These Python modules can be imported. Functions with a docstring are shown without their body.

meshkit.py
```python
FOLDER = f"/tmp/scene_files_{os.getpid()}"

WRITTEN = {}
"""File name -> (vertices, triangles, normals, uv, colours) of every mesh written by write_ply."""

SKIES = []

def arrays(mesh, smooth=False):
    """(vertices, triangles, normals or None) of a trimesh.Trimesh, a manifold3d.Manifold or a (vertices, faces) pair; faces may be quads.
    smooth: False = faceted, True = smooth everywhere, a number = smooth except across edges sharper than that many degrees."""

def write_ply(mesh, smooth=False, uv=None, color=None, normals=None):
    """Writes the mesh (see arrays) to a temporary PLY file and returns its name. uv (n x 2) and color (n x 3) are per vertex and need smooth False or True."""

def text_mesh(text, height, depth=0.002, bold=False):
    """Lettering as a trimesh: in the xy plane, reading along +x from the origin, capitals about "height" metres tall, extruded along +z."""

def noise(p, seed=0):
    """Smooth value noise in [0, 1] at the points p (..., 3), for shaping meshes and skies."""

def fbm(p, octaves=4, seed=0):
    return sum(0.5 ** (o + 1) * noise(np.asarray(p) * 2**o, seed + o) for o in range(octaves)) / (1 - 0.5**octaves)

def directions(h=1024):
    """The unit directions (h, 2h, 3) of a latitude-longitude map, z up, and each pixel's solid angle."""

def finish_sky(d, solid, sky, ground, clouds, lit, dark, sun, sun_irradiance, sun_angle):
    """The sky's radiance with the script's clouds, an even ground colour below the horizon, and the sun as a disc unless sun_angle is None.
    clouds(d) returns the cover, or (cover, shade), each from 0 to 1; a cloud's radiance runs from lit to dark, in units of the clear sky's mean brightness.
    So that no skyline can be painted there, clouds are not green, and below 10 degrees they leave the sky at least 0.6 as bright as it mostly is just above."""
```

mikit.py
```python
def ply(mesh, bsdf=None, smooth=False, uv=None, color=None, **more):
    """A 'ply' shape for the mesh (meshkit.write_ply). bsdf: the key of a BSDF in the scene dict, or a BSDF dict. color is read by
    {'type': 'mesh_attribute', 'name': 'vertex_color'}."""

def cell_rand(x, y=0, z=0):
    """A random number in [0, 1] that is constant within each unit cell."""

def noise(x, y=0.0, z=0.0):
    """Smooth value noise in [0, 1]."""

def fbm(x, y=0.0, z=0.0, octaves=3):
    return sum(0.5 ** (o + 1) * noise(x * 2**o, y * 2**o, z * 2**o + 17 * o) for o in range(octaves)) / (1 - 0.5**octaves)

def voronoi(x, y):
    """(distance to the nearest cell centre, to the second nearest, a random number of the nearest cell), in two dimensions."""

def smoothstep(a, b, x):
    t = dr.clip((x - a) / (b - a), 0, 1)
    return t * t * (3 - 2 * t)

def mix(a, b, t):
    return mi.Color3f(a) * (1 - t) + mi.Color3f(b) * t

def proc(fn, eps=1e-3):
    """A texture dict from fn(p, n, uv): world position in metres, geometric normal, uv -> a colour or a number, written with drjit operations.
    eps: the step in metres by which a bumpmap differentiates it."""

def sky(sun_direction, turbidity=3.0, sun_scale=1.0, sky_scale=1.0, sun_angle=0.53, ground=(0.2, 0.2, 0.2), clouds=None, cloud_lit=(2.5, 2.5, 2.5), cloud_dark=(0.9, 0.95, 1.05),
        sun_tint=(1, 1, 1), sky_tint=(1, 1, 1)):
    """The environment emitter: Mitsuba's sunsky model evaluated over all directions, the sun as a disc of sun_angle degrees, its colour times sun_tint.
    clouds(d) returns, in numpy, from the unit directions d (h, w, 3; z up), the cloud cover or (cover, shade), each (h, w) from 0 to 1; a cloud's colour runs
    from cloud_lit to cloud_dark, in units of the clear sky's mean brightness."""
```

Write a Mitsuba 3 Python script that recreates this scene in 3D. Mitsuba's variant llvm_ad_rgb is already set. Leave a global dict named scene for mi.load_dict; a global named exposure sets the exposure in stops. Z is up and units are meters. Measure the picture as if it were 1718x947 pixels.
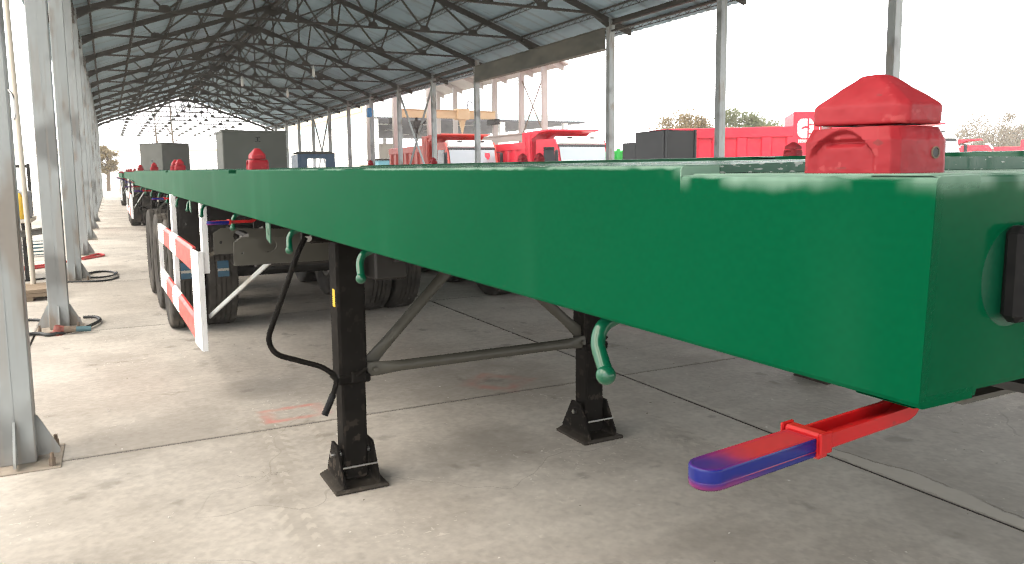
import math, random
import numpy as np, trimesh, manifold3d
import drjit as dr
import mitsuba as mi
import mikit, meshkit
from mikit import noise, fbm, voronoi, cell_rand, smoothstep, mix
from shapely.geometry import Polygon, Point, box as sbox
from shapely import affinity

T = mi.ScalarTransform4f
rng = random.Random(7)
scene, labels, used = {}, {}, {}

# ------------------------------------------------------------------ camera, sky, exposure
YAW, PITCH, ROLL, FPX, PPY, CAMZ = 27.036, 6.414, -0.620, 1316.2, 436.3, 1.50
PW, PH = 1718, 947
def cam_basis():
    y, p, r = np.radians([YAW, PITCH, ROLL])
    f = np.array([math.sin(y)*math.cos(p), math.cos(y)*math.cos(p), -math.sin(p)])
    rt = np.array([math.cos(y), -math.sin(y), 0]); up = np.cross(rt, f)
    return rt*math.cos(r)+up*math.sin(r), -rt*math.sin(r)+up*math.cos(r), f
_r, _u, _f = cam_basis()
scene['camera'] = {'type': 'perspective', 'fov': math.degrees(2*math.atan(PW/2/FPX)), 'fov_axis': 'x', 'near_clip': 0.02, 'far_clip': 3000.0,
                   'principal_point_offset_x': 0.0, 'principal_point_offset_y': (PH/2-PPY)/PH,
                   'to_world': T().look_at(origin=[0, 0, CAMZ], target=[float(v) for v in np.array([0, 0, CAMZ])+_f], up=[float(v) for v in _u])}
scene['sky'] = mikit.sky((-0.62, 0.05, 0.78), turbidity=3, sun_scale=0.17, sun_angle=62, clouds=lambda d: np.ones(d.shape[:2]),
                         cloud_lit=(2.5, 2.5, 2.5), sun_tint=(1.0, .98, .95))
exposure = 3.72

# ------------------------------------------------------------------ materials
def ply(mesh, m, **kw): return mikit.ply(mesh, 'bsdf_'+m, **kw)
def mat(key, d, two=True):
    scene['bsdf_'+key] = {'type': 'twosided', 'bsdf': d} if two else d
    return key
def rgb(c): return {'type': 'rgb', 'value': list(c)}
def pri(base, rough=.5, metallic=0., spec=.5, coat=0., coat_gloss=.9):
    d = {'type': 'principled', 'base_color': base if isinstance(base, dict) else rgb(base), 'roughness': rough, 'metallic': metallic, 'specular': spec}
    if coat: d['clearcoat'] = coat; d['clearcoat_gloss'] = coat_gloss
    return d
def bump(d, fn, scale=1., eps=1e-3):
    return {'type': 'bumpmap', 'arbitrary': mikit.proc(fn, eps), 'scale': scale, 'bsdf': d}

def green_fn(p, n, uv):
    a = fbm(p.x*3, p.y*3, p.z*3, 3)
    c = mix((.0004, .064, .0255), (.0006, .077, .031), a)
    c = c*(.95+.10*fbm(p.x*170, p.y*170, p.z*170, 2))
    dust = smoothstep(1.6, 9.0, p.y)*(.16+.22*fbm(p.x*4, p.y*.9, p.z*2, 3))          # road dust settled towards the tail
    c = mix(c, (.12, .20, .145), dust)
    streak = smoothstep(.55, .9, fbm(p.y*5+p.x*3, p.z*1.5, 3., 3))*.06
    c = mix(c, (.12, .30, .2), streak)
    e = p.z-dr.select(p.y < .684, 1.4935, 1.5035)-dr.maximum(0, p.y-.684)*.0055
    lip = smoothstep(-.0045, .0005, e+.003*(fbm(p.x*60, p.y*60, 0., 2)-.5))*smoothstep(.35, .6, fbm(p.x*9, p.y*9, 2., 3)+.1)*smoothstep(4.0, 1.0, p.y)  # pale top edge: sky sheen painted in, broken up with worn paint
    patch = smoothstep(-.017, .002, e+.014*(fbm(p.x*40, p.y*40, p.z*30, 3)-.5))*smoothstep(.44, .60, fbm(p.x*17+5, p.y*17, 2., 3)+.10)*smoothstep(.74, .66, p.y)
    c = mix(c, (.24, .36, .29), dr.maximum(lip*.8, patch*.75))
    return c
gbump = lambda p, n, uv: .0007*fbm(p.x*16, p.y*16, p.z*16, 2)
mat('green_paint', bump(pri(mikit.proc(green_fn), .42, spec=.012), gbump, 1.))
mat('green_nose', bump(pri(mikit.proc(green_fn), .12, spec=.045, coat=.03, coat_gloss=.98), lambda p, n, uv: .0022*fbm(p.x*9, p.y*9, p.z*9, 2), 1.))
mat('green_gloss', pri((.001, .075, .036), .18, coat=.5))
mat('green_reflection', pri((.0008, .055, .026), .35))  # darker green standing in for a reflection on the nose
def deck_fn(p, n, uv):
    a = fbm(p.x*4, p.y*4, 0., 3)
    return mix(mix((.001, .06, .028), (.003, .085, .04), a), (.5, .52, .5), smoothstep(.74, .84, noise(p.x*120, p.y*60, p.z*300))*.6)
mat('deck_paint', bump(pri(mikit.proc(deck_fn), .3), lambda p, n, uv: .002*smoothstep(.55, .7, noise(p.x*40, p.y*40, 0.)), 1.))
def red_fn(p, n, uv):
    a = fbm(p.x*45, p.y*45, p.z*45, 3)
    c = mix((.25, .014, .020), (.34, .030, .038), a)
    sc = smoothstep(.66, .74, fbm(p.x*70, p.y*70, p.z*70, 3))
    c = mix(c, (.12, .045, .04), smoothstep(.76, .82, fbm(p.x*60+9, p.y*60, p.z*90, 3))*.5)
    return mix(c, (.46, .10, .10), sc*.3)
mat('red_casting', bump(pri(mikit.proc(red_fn), .42, spec=.18), lambda p, n, uv: .0007*fbm(p.x*120, p.y*120, p.z*120, 3), 1., 5e-4))
mat('red_enamel', pri(mikit.proc(lambda p, n, uv: mix(mix((.42, .008, .010), (.30, .008, .010), fbm(p.x*25, p.y*25, p.z*25, 3)), (.10, .05, .045), smoothstep(.66, .76, fbm(p.x*55, p.y*55, p.z*55, 3))*.5)), .3, spec=.3, coat=.1))
def grip_fn(p, n, uv):
    k = fbm(p.x*45, p.y*45, p.z*45, 3)-.5
    b = mix((.004, .013, .17), (.010, .014, .13), fbm(p.x*40, p.y*40, p.z*40, 3))
    r = mix((.42, .020, .013), (.33, .024, .04), fbm(p.x*22+3, p.y*22, p.z*22, 3))
    top = smoothstep(.5, .9, n.z)*(.10+.90*smoothstep(.02, .50, uv.x+.30*k))        # red over-spray on top, thinning towards the tip
    low = smoothstep(-.05, -.35, uv.y+.5*k)*smoothstep(.65, .05, uv.x)*.40           # and under the parting line
    return mix(b, r, dr.clip(dr.maximum(top, low), 0, 1))
mat('grip_plastic', pri(mikit.proc(grip_fn), .32, spec=.3, coat=.1))
mat('blue_enamel', pri((.02, .035, .33), .3))
def black_fn(p):
    c = mix((.006, .0055, .005), (.015, .0135, .012), fbm(p.x*9, p.y*9, p.z*9, 3))
    rub = smoothstep(.62, .74, fbm(p.x*38, p.y*38, p.z*26, 3))*(.25+.75*smoothstep(.5, .0, p.z))
    c = mix(c, (.075, .060, .048), rub*.6)
    return mix(c, (.20, .175, .145), smoothstep(.055, .0, p.z+.03*(fbm(p.x*30, p.y*30, p.z*30, 3)-.5))*.22)      # floor dust on the feet
mat('black_paint', bump(pri(mikit.proc(lambda p, n, uv: black_fn(p)), .5, spec=.03), lambda p, n, uv: .0008*fbm(p.x*50, p.y*50, p.z*50, 2), 1.))
mat('grey_primer', pri(mikit.proc(lambda p, n, uv: mix((.046, .044, .034), (.078, .074, .060), fbm(p.x*6, p.y*6, p.z*6, 3))), .5))
mat('dark_steel', pri(mikit.proc(lambda p, n, uv: mix((.008, .0075, .007), (.022, .020, .017), fbm(p.x*7, p.y*7, p.z*7, 3))), .6))
mat('bright_steel', pri((.45, .44, .42), .3, 1.))
mat('brass', pri((.62, .42, .16), .28, 1.))
mat('black_rubber', pri(mikit.proc(lambda p, n, uv: mix((.005, .005, .006), (.012, .012, .012), fbm(p.x*60, p.y*60, p.z*60, 2))), .45, spec=.12))
def tyre_fn(p, n, uv):
    a = fbm(p.x*9, p.y*9, p.z*9, 3)
    c = mix((.026, .0245, .023), (.064, .058, .050), a)
    return mix(c, (.16, .14, .115), smoothstep(.55, .8, fbm(p.x*4+2, p.y*4, p.z*4, 2))*.45)
mat('tyre_rubber', pri(mikit.proc(tyre_fn), .75, spec=.3))
mat('white_paint', pri(mikit.proc(lambda p, n, uv: mix((.74, .74, .73), (.82, .82, .82), fbm(p.x*5, p.y*5, p.z*5, 2))), .32))
mat('red_tape', pri(mikit.proc(lambda p, n, uv: mix((.55, .055, .05), (.66, .13, .11), fbm(p.x*18, p.y*18, p.z*18, 3))), .3))
def sticker_fn(p, n, uv):
    s = noise(p.z*46, 4., 1.)
    return mix((.34, .33, .29), (.035, .095, .15), smoothstep(.40, .46, s))
mat('tyre_label', pri(mikit.proc(sticker_fn), .5))
mat('yellow_label', pri((.72, .46, .03), .45))
def column_fn(p, n, uv):
    a = fbm(p.x*3, p.y*3, p.z*1.5, 4)
    c = mix((.26, .285, .29), (.38, .405, .40), a)
    rust = smoothstep(.58, .75, fbm(p.x*7+1, p.y*7, p.z*1.6, 4))*.75+smoothstep(.20, .0, p.z+.12*(fbm(p.x*9, p.y*9, p.z*9, 3)-.5))*.5
    c = mix(c, (.19, .13, .08), dr.clip(rust, 0, 1)*.7)
    soot = smoothstep(.54, .74, fbm(p.x*2.3+7, p.y*2.3, p.z*1.7, 3))*.75
    c = mix(c, (.12, .12, .115), soot)
    run = smoothstep(.6, .8, noise(p.x*40, p.y*40, p.z*1.2))*.3
    return mix(c, (.27, .23, .19), run)
mat('column_paint', pri(mikit.proc(column_fn), .5))
mat('rusty_steel', pri(mikit.proc(lambda p, n, uv: mix((.10, .075, .055), (.20, .15, .11), fbm(p.x*22, p.y*22, p.z*22, 3))), .75))
mat('truss_steel', pri(mikit.proc(lambda p, n, uv: mix((.022, .021, .018), (.055, .048, .038), fbm(p.x*2, p.y*2, p.z*2, 3))), .65))
mat('girder_paint', pri(mikit.proc(lambda p, n, uv: mix((.075, .078, .066), (.16, .15, .12), fbm(p.y*2, p.z*5, 0., 3))), .6))
def roof_fn(p, n, uv):
    a = fbm(p.x*.7, p.y*.7, 1., 4)
    c = mix((.26, .36, .42), (.35, .45, .51), a)
    tone = cell_rand(dr.floor((p.y-4.767)/1.3677), dr.floor((p.x-5.54)/40), 2.)
    c = c*(.88+.22*tone)
    c = mix(c, (.19, .20, .19), smoothstep(.05, .0, dr.abs((p.y-4.767)/1.3677-dr.round((p.y-4.767)/1.3677))*1.3677-.02)*.35)      # dirt along the laps
    return mix(c, (.20, .20, .18), smoothstep(.56, .8, fbm(p.x*.9, p.y*6, 3., 3))*.5)
mat('roof_sheet_paint', pri(mikit.proc(roof_fn), .55))
mat('far_white', pri((.78, .78, .76), .6))
mat('cream_trim', pri((.60, .52, .38), .6))
mat('teal_trim', pri((.42, .60, .62), .5))
mat('dusty_plate', pri(mikit.proc(lambda p, n, uv: mix((.20, .165, .13), (.34, .30, .25), fbm(p.x*18, p.y*18, 0., 3))), .8))
mat('dark_soffit', pri((.10, .10, .115), .7))
mat('far_roof', pri(mikit.proc(lambda p, n, uv: mix((.30, .27, .25), (.40, .36, .34), fbm(p.x, p.y, p.z, 3))), .6))
mat('crane_yellow', pri(mikit.proc(lambda p, n, uv: mix((.50, .36, .20), (.60, .46, .29), fbm(p.x*3, p.y*3, p.z*3, 3))), .5))
mat('truck_red', pri(mikit.proc(lambda p, n, uv: mix((.58, .018, .042), (.68, .035, .065), fbm(p.x*2, p.y*2, p.z*2, 3))), .32, coat=.3))
mat('truck_orange', pri(mikit.proc(lambda p, n, uv: mix((.60, .075, .05), (.68, .11, .08), fbm(p.x*2, p.y*2, p.z*2, 3))), .35, coat=.3))
mat('truck_white', pri((.74, .76, .75), .3, coat=.3))
mat('truck_green', pri((.03, .40, .07), .35))
mat('truck_blue', pri(mikit.proc(lambda p, n, uv: mix((.03, .075, .14), (.05, .11, .19), fbm(p.x*3, p.y*3, p.z*3, 3))), .35))
mat('windscreen', pri((.30, .34, .37), .06, spec=.9, coat=1.))
mat('dark_glass', pri((.012, .014, .016), .06, spec=.7, coat=.6))
mat('black_plastic', pri((.015, .015, .017), .45))
mat('grey_plastic', pri((.30, .31, .33), .4))
mat('pale_blue', pri((.16, .42, .52), .5))
mat('blue_box', pri((.03, .22, .52), .4))
mat('olive_box', pri(mikit.proc(lambda p, n, uv: mix((.062, .064, .054), (.098, .10, .086), fbm(p.x*2.2, p.y*2.2, p.z*2.2, 3))), .55))
mat('charcoal_box', pri(mikit.proc(lambda p, n, uv: mix((.050, .049, .051), (.075, .074, .075), fbm(p.x*3, p.y*3, p.z*3, 3))), .5))
mat('pink_cloth', pri((.72, .52, .48), .8))
mat('red_hose', pri((.50, .06, .06), .45))
mat('faded_red', pri(mikit.proc(lambda p, n, uv: mix((.24, .05, .035), (.14, .045, .035), fbm(p.x*40, p.y*40, p.z*40, 3))), .6))
mat('black_hose', pri((.018, .02, .022), .5))
mat('plank_wood', pri(mikit.proc(lambda p, n, uv: mix((.16, .115, .075), (.26, .20, .14), fbm(p.x*4, p.y*30, p.z*4, 3))), .75))
mat('teal_steel', pri((.055, .12, .14), .45))
mat('yellow_paint', pri((.70, .45, .05), .5))
mat('beige_paint', pri((.55, .50, .42), .6))
mat('bark', pri((.13, .10, .075), .85))
def leaf(key, c):
    scene['bsdf_'+key] = {'type': 'principledthin', 'base_color': rgb(c), 'roughness': .6, 'diff_trans': .7, 'spec_trans': 0.0}
leaf('leaf_tan', (.24, .19, .11)); leaf('leaf_green', (.17, .19, .10)); leaf('leaf_dry', (.24, .21, .16))

JX, JY0, SX, SY = 3.285, 4.67, 4.0, 3.92            # expansion joints of the slab floor
def concrete_fn(p, n, uv):
    big = fbm(p.x*.55+3, p.y*.55, 0., 4); mid = fbm(p.x*2.6, p.y*2.1, 5., 4); fine = fbm(p.x*38, p.y*38, 1., 3)
    c = mix((.325, .299, .264), (.445, .418, .376), smoothstep(.25, .75, big*.55+mid*.45))
    c = c*(.86+.28*fine)
    tone = cell_rand(dr.floor((p.x-JX)/SX), dr.floor((p.y-JY0)/SY), 3.)
    c = c*(.94+.12*tone)
    # oil and damp stains
    st = smoothstep(.57, .72, fbm(p.x*1.25+11, p.y*1.25, 9., 4))
    c = mix(c, (.20, .18, .155), st*.30)
    sp = smoothstep(.72, .86, fbm(p.x*5+4, p.y*5, 2., 4))
    c = mix(c, (.13, .12, .105), sp*.4)
    # a dark patch between the landing legs
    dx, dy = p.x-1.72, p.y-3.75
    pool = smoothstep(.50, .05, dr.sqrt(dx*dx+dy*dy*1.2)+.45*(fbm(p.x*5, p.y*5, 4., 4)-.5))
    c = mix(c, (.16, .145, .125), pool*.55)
    # trowel and tyre sweeps
    sw = noise(p.x*1.2+.5*noise(p.x*.8, p.y*.8, 0.), p.y*17, 7.)
    c = c*(.955+.09*sw)
    # pale worn specks
    wk = smoothstep(.86, .92, noise(p.x*60, p.y*60, 3.))*smoothstep(.58, .74, fbm(p.x*2, p.y*2, 8., 2))
    c = mix(c, (.60, .57, .51), wk*.5)
    # pale mortar feathered out along the lengthwise joint, thick near the front
    e = p.x-JX-.012
    wid = .035+.15*fbm(p.y*2.1, 3., 6., 3)*smoothstep(4.4, 2.4, p.y)
    rep = smoothstep(wid, wid-.02, e+.03*(fbm(p.x*22, p.y*22, 6., 3)-.5))*smoothstep(-.002, .004, e)*smoothstep(.30, .42, fbm(p.y*1.6, 2., 3., 3))*smoothstep(6.0, 3.4, p.y)
    c = mix(c, (.47, .44, .39), rep*.7)
    rim = smoothstep(.010, .002, dr.abs(e-wid+.03*(fbm(p.x*22, p.y*22, 6., 3)-.5)))*smoothstep(.40, .50, fbm(p.y*2.3, 5., 3., 3))*smoothstep(3.4, 2.6, p.y)*smoothstep(0., .01, e)
    c = mix(c, (.12, .11, .095), rim*.6)
    # crumbled, dirty joint edges
    qx = (p.x-JX)/SX; qy = (p.y-JY0)/SY
    jd = dr.minimum(dr.abs(qx-dr.round(qx))*SX, dr.abs(qy-dr.round(qy))*SY)
    ed = smoothstep(.026, .010, jd-.014*smoothstep(.52, .75, fbm(p.x*14, p.y*14, 4., 3)))
    c = mix(c, (.14, .125, .105), ed*.38)
    # dusty tyre tracks with a block pattern, running the length of the bay
    for tx, ph in ((.62, 0.), (.98, 1.7), (2.75, .8)):
        off = p.x-tx-.10*(fbm(p.y*.35, ph, 1., 2)-.5)-.02*p.y
        band = smoothstep(.125, .10, dr.abs(off))
        zig = smoothstep(.35, .65, .5+.5*dr.sin(p.y*58+dr.abs(off)*70))*smoothstep(.02, .03, dr.abs(dr.abs(off)-.045))
        pale = band*smoothstep(.42, .66, fbm(p.x*2.2, p.y*.9, 3.+ph, 3))
        c = mix(c, mix((.24, .215, .18), (.45, .415, .36), zig), pale*.30)
    # hairline cracks
    d1, d2, _ = voronoi(p.x*.30+.25*fbm(p.x*2, p.y*2, 0., 3), p.y*.26+.25*fbm(p.x*2+5, p.y*2, 0., 3))
    cr = smoothstep(.0030, .0008, d2-d1)*smoothstep(.52, .62, fbm(p.x*.9, p.y*.9, 2., 2))
    c = mix(c, (.16, .145, .125), cr*.3)
    c = mix(c, (.035, .03, .026), smoothstep(-.0012, -.0045, p.z))                  # dirt on the slab edges inside the joints
    # two faded red spray-paint squares
    def square(cx, cy, hx, hy, ang, w):
        ca, sa = math.cos(ang), math.sin(ang)
        u, v = (p.x-cx)*ca+(p.y-cy)*sa, -(p.x-cx)*sa+(p.y-cy)*ca
        d = dr.maximum(dr.abs(u)/hx, dr.abs(v)/hy)
        return smoothstep(w, .04, dr.abs(d-1)+.22*(fbm(p.x*17, p.y*17, 3., 3)-.5))
    fade = .35+.65*smoothstep(.35, .65, fbm(p.x*7, p.y*7, 9., 3))
    c = mix(c, (.52, .15, .12), square(.96, 4.93, .165, .115, .05, .42)*fade*.62)
    c = mix(c, (.42, .15, .12), square(2.40, 4.95, .15, .17, .7, .55)*fade*.45)
    # scrawls of dark chalk
    q = noise(p.x*22+2*noise(p.x*9, p.y*9, 1.), p.y*22, 5.)
    sc = smoothstep(.025, .010, dr.abs(q-.5))*smoothstep(.20, .06, dr.sqrt(dr.square(p.x-.58)+dr.square((p.y-3.96)*1.6)))
    c = mix(c, (.12, .12, .12), sc*.6)
    return c
def concrete_bump(p, n, uv):
    return .0018*fbm(p.x*24, p.y*24, 2., 3)+.0012*fbm(p.x*3, p.y*19, 4., 2)
mat('concrete', bump(pri(mikit.proc(concrete_fn), .72, spec=.35), concrete_bump, 1., 2e-3))
mat('joint_dirt', pri((.045, .04, .034), .9))
mat('yard', pri(mikit.proc(lambda p, n, uv: mix((.36, .34, .30), (.48, .46, .42), fbm(p.x*.3, p.y*.3, 0., 4))), .8))

# ------------------------------------------------------------------ mesh helpers
def box(x0, x1, y0, y1, z0, z1):
    m = trimesh.creation.box(extents=(x1-x0, y1-y0, z1-z0)); m.apply_translation(((x0+x1)/2, (y0+y1)/2, (z0+z1)/2)); return m
def cbox(x0, x1, y0, y1, z0, z1, c=.004):
    pts = []
    for sx in (0, 1):
        for sy in (0, 1):
            for sz in (0, 1):
                P = np.array([(x0, x1)[sx], (y0, y1)[sy], (z0, z1)[sz]]); d = np.array([1-2*sx, 1-2*sy, 1-2*sz])*c
                for k in range(3):
                    q = P+d; q[k] = P[k]; pts.append(q)
    return trimesh.convex.convex_hull(np.array(pts))
def cat(*ms):
    out = []
    for m in ms: out += list(m) if isinstance(m, (list, tuple)) else [m]
    return trimesh.util.concatenate(out)
def frame(d):
    d = np.asarray(d, float)/np.linalg.norm(d); a = np.array([0, 0, 1.]) if abs(d[2]) < .9 else np.array([1., 0, 0])
    u = np.cross(a, d); u /= np.linalg.norm(u); return u, np.cross(d, u), d
def cyl(p, q, r, n=14, r2=None):
    p, q = np.asarray(p, float), np.asarray(q, float); u, v, d = frame(q-p); a = np.arange(n)*2*math.pi/n; r2 = r if r2 is None else r2
    c = np.cos(a)[:, None]*u+np.sin(a)[:, None]*v
    V = np.vstack([p+c*r, q+c*r2, p[None], q[None]]); F = []
    for i in range(n):
        j = (i+1) % n; F += [[i, j, n+j], [i, n+j, n+i], [j, i, 2*n], [n+i, n+j, 2*n+1]]
    return trimesh.Trimesh(V, F, process=False)
def bar(p, q, w, h=None):
    """square or flat bar between two points"""
    h = h or w; p, q = np.asarray(p, float), np.asarray(q, float); u, v, d = frame(q-p)
    V = [P+su*u*w/2+sv*v*h/2 for P in (p, q) for su, sv in ((-1, -1), (1, -1), (1, 1), (-1, 1))]
    F = [[0, 3, 2], [0, 2, 1], [4, 5, 6], [4, 6, 7]]
    for i in range(4):
        j = (i+1) % 4; F += [[i, j, 4+j], [i, 4+j, 4+i]]
    return trimesh.Trimesh(np.array(V), F, process=False)
def smooth_path(pts, r, k=5):
    """round the corners of a polyline"""
    pts = [np.asarray(p, float) for p in pts]; out = [pts[0]]
    for a, b, c in zip(pts, pts[1:], pts[2:]):
        d1, d2 = a-b, c-b; l = min(r, np.linalg.norm(d1)*.48, np.linalg.norm(d2)*.48)
        s, e = b+d1/np.linalg.norm(d1)*l, b+d2/np.linalg.norm(d2)*l
        for t in np.linspace(0, 1, k): out.append((1-t)**2*s+2*t*(1-t)*b+t*t*e)
    return np.array(out+[pts[-1]])
def sweep(path, r, n=12):
    path = np.asarray(path, float); R = np.broadcast_to(np.asarray(r, float), (len(path),)); rings = []; u = None
    for i in range(len(path)):
        d = path[min(i+1, len(path)-1)]-path[max(i-1, 0)]; d /= np.linalg.norm(d)
        if u is None: u = frame(d)[0]
        u = u-d*(u@d); u /= np.linalg.norm(u); v = np.cross(d, u); a = np.arange(n)*2*math.pi/n
        rings.append(path[i]+R[i]*(np.cos(a)[:, None]*u+np.sin(a)[:, None]*v))
    V = np.vstack(rings+[path[:1], path[-1:]]); F = []; m = len(path)
    for i in range(m-1):
        for j in range(n):
            k = (j+1) % n; F += [[i*n+j, i*n+k, (i+1)*n+k], [i*n+j, (i+1)*n+k, (i+1)*n+j]]
    for j in range(n):
        k = (j+1) % n; F += [[k, j, m*n], [(m-1)*n+j, (m-1)*n+k, m*n+1]]
    return trimesh.Trimesh(V, F, process=False)
def prism(poly, a, b, axis):
    """extrude a polygon (shapely or list) along an axis from a to b. 2-D coordinates are the other two axes in x,y,z order."""
    poly = poly if hasattr(poly, 'exterior') else Polygon(poly)
    m = trimesh.creation.extrude_polygon(poly, b-a, engine='earcut'); v = m.vertices
    if axis == 'x': V = np.stack([v[:, 2]+a, v[:, 0], v[:, 1]], 1)
    elif axis == 'y': V = np.stack([v[:, 0], v[:, 2]+a, v[:, 1]], 1)
    else: V = np.stack([v[:, 0], v[:, 1], v[:, 2]+a], 1)
    m = trimesh.Trimesh(V, m.faces[:, ::-1] if axis == 'y' else m.faces, process=False)
    return m
def loft(rings, closed=True, caps=True):
    rings = [np.asarray(r, float) for r in rings]; n = len(rings[0]); V = np.vstack(rings); F = []
    for i in range(len(rings)-1):
        for j in range(n if closed else n-1):
            k = (j+1) % n; F += [[i*n+j, i*n+k, (i+1)*n+k], [i*n+j, (i+1)*n+k, (i+1)*n+j]]
    m = trimesh.Trimesh(V, F, process=False)
    return m
def hull(pts): return trimesh.convex.convex_hull(np.asarray(pts, float))
def moved(m, M):
    m = m.copy(); m.apply_transform(M); return m
def rotz(a): return trimesh.transformations.rotation_matrix(a, (0, 0, 1))
def trans(x, y, z): return trimesh.transformations.translation_matrix((x, y, z))

# ------------------------------------------------------------------ naming helpers
def numbered(key):
    n = used.get(key, 0); used[key] = n+1
    return key if n == 0 else f'{key}_{n:03d}'
def tag(key, label=None, category=None, group=None, kind=None):
    d = labels.setdefault(key, {})
    for k, v in (('label', label), ('category', category), ('group', group), ('kind', kind)):
        if v: d[k] = v
    return key
def thing(name, label, category, group=None):
    return tag(numbered(name), label, category, group)
def put(name, shape, parent=None, M=None, label=None):
    key = numbered(f'{parent}__{name}' if parent else name)
    d = dict(shape)
    if M is not None: d['to_world'] = M
    scene[key] = d
    if label: labels[key] = {'label': label}
    return key
def obj(name, mesh, m, parent=None, smooth=False, label=None, **kw):
    return put(name, ply(mesh, m, smooth=smooth, **kw), parent, None, label)
def single(name, mesh, m, label, category, smooth=False, group=None, **kw):
    return tag(obj(name, mesh, m, None, smooth, **kw), label, category, group)
def at(x=0, y=0, z=0, rz=0):
    return T().translate([float(x), float(y), float(z)]).rotate([0, 0, 1], float(rz))

# ================================================================== THE SETTING: ground with its concrete slabs
obj('ground', trimesh.Trimesh([[-500, -300, -.022], [500, -300, -.022], [500, 900, -.022], [-500, 900, -.022]], [[0, 1, 2], [0, 2, 3]]), 'yard')
tag('ground', 'pale concrete yard floor laid in slabs with dark joints', kind='structure')
gap = .0075
bed = obj('joint_bed', box(JX-2*SX-.1, JX+2*SX+.6, JY0-3*SY-.1, JY0+13*SY+.1, -.02, -.014), 'joint_dirt', 'ground')
slab_ply = {}
for i in range(-2, 3):
    for j in range(-3, 13):
        x0, x1 = JX+i*SX+gap, JX+(i+1)*SX-gap
        if i == 2: x1 = JX+2*SX+.58
        y0, y1 = JY0+j*SY+gap*.6, JY0+(j+1)*SY-gap*.6
        obj('slab', cbox(x0, x1, y0, y1, -.013, 0., .004), 'concrete', 'ground')

# ================================================================== THE OPEN SHED
XL, XR, ZE, ZA, COL0, BAY = -.513, 11.598, 5.33, 7.50, 4.767, 4.103
XA = (XL+XR)/2
Yk = lambda k: COL0+BAY*k
SHED = thing('open_shed', 'long open-sided steel shed with grey columns and a gabled roof on trusses', 'shed')
K0, K1 = -5, 15
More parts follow.
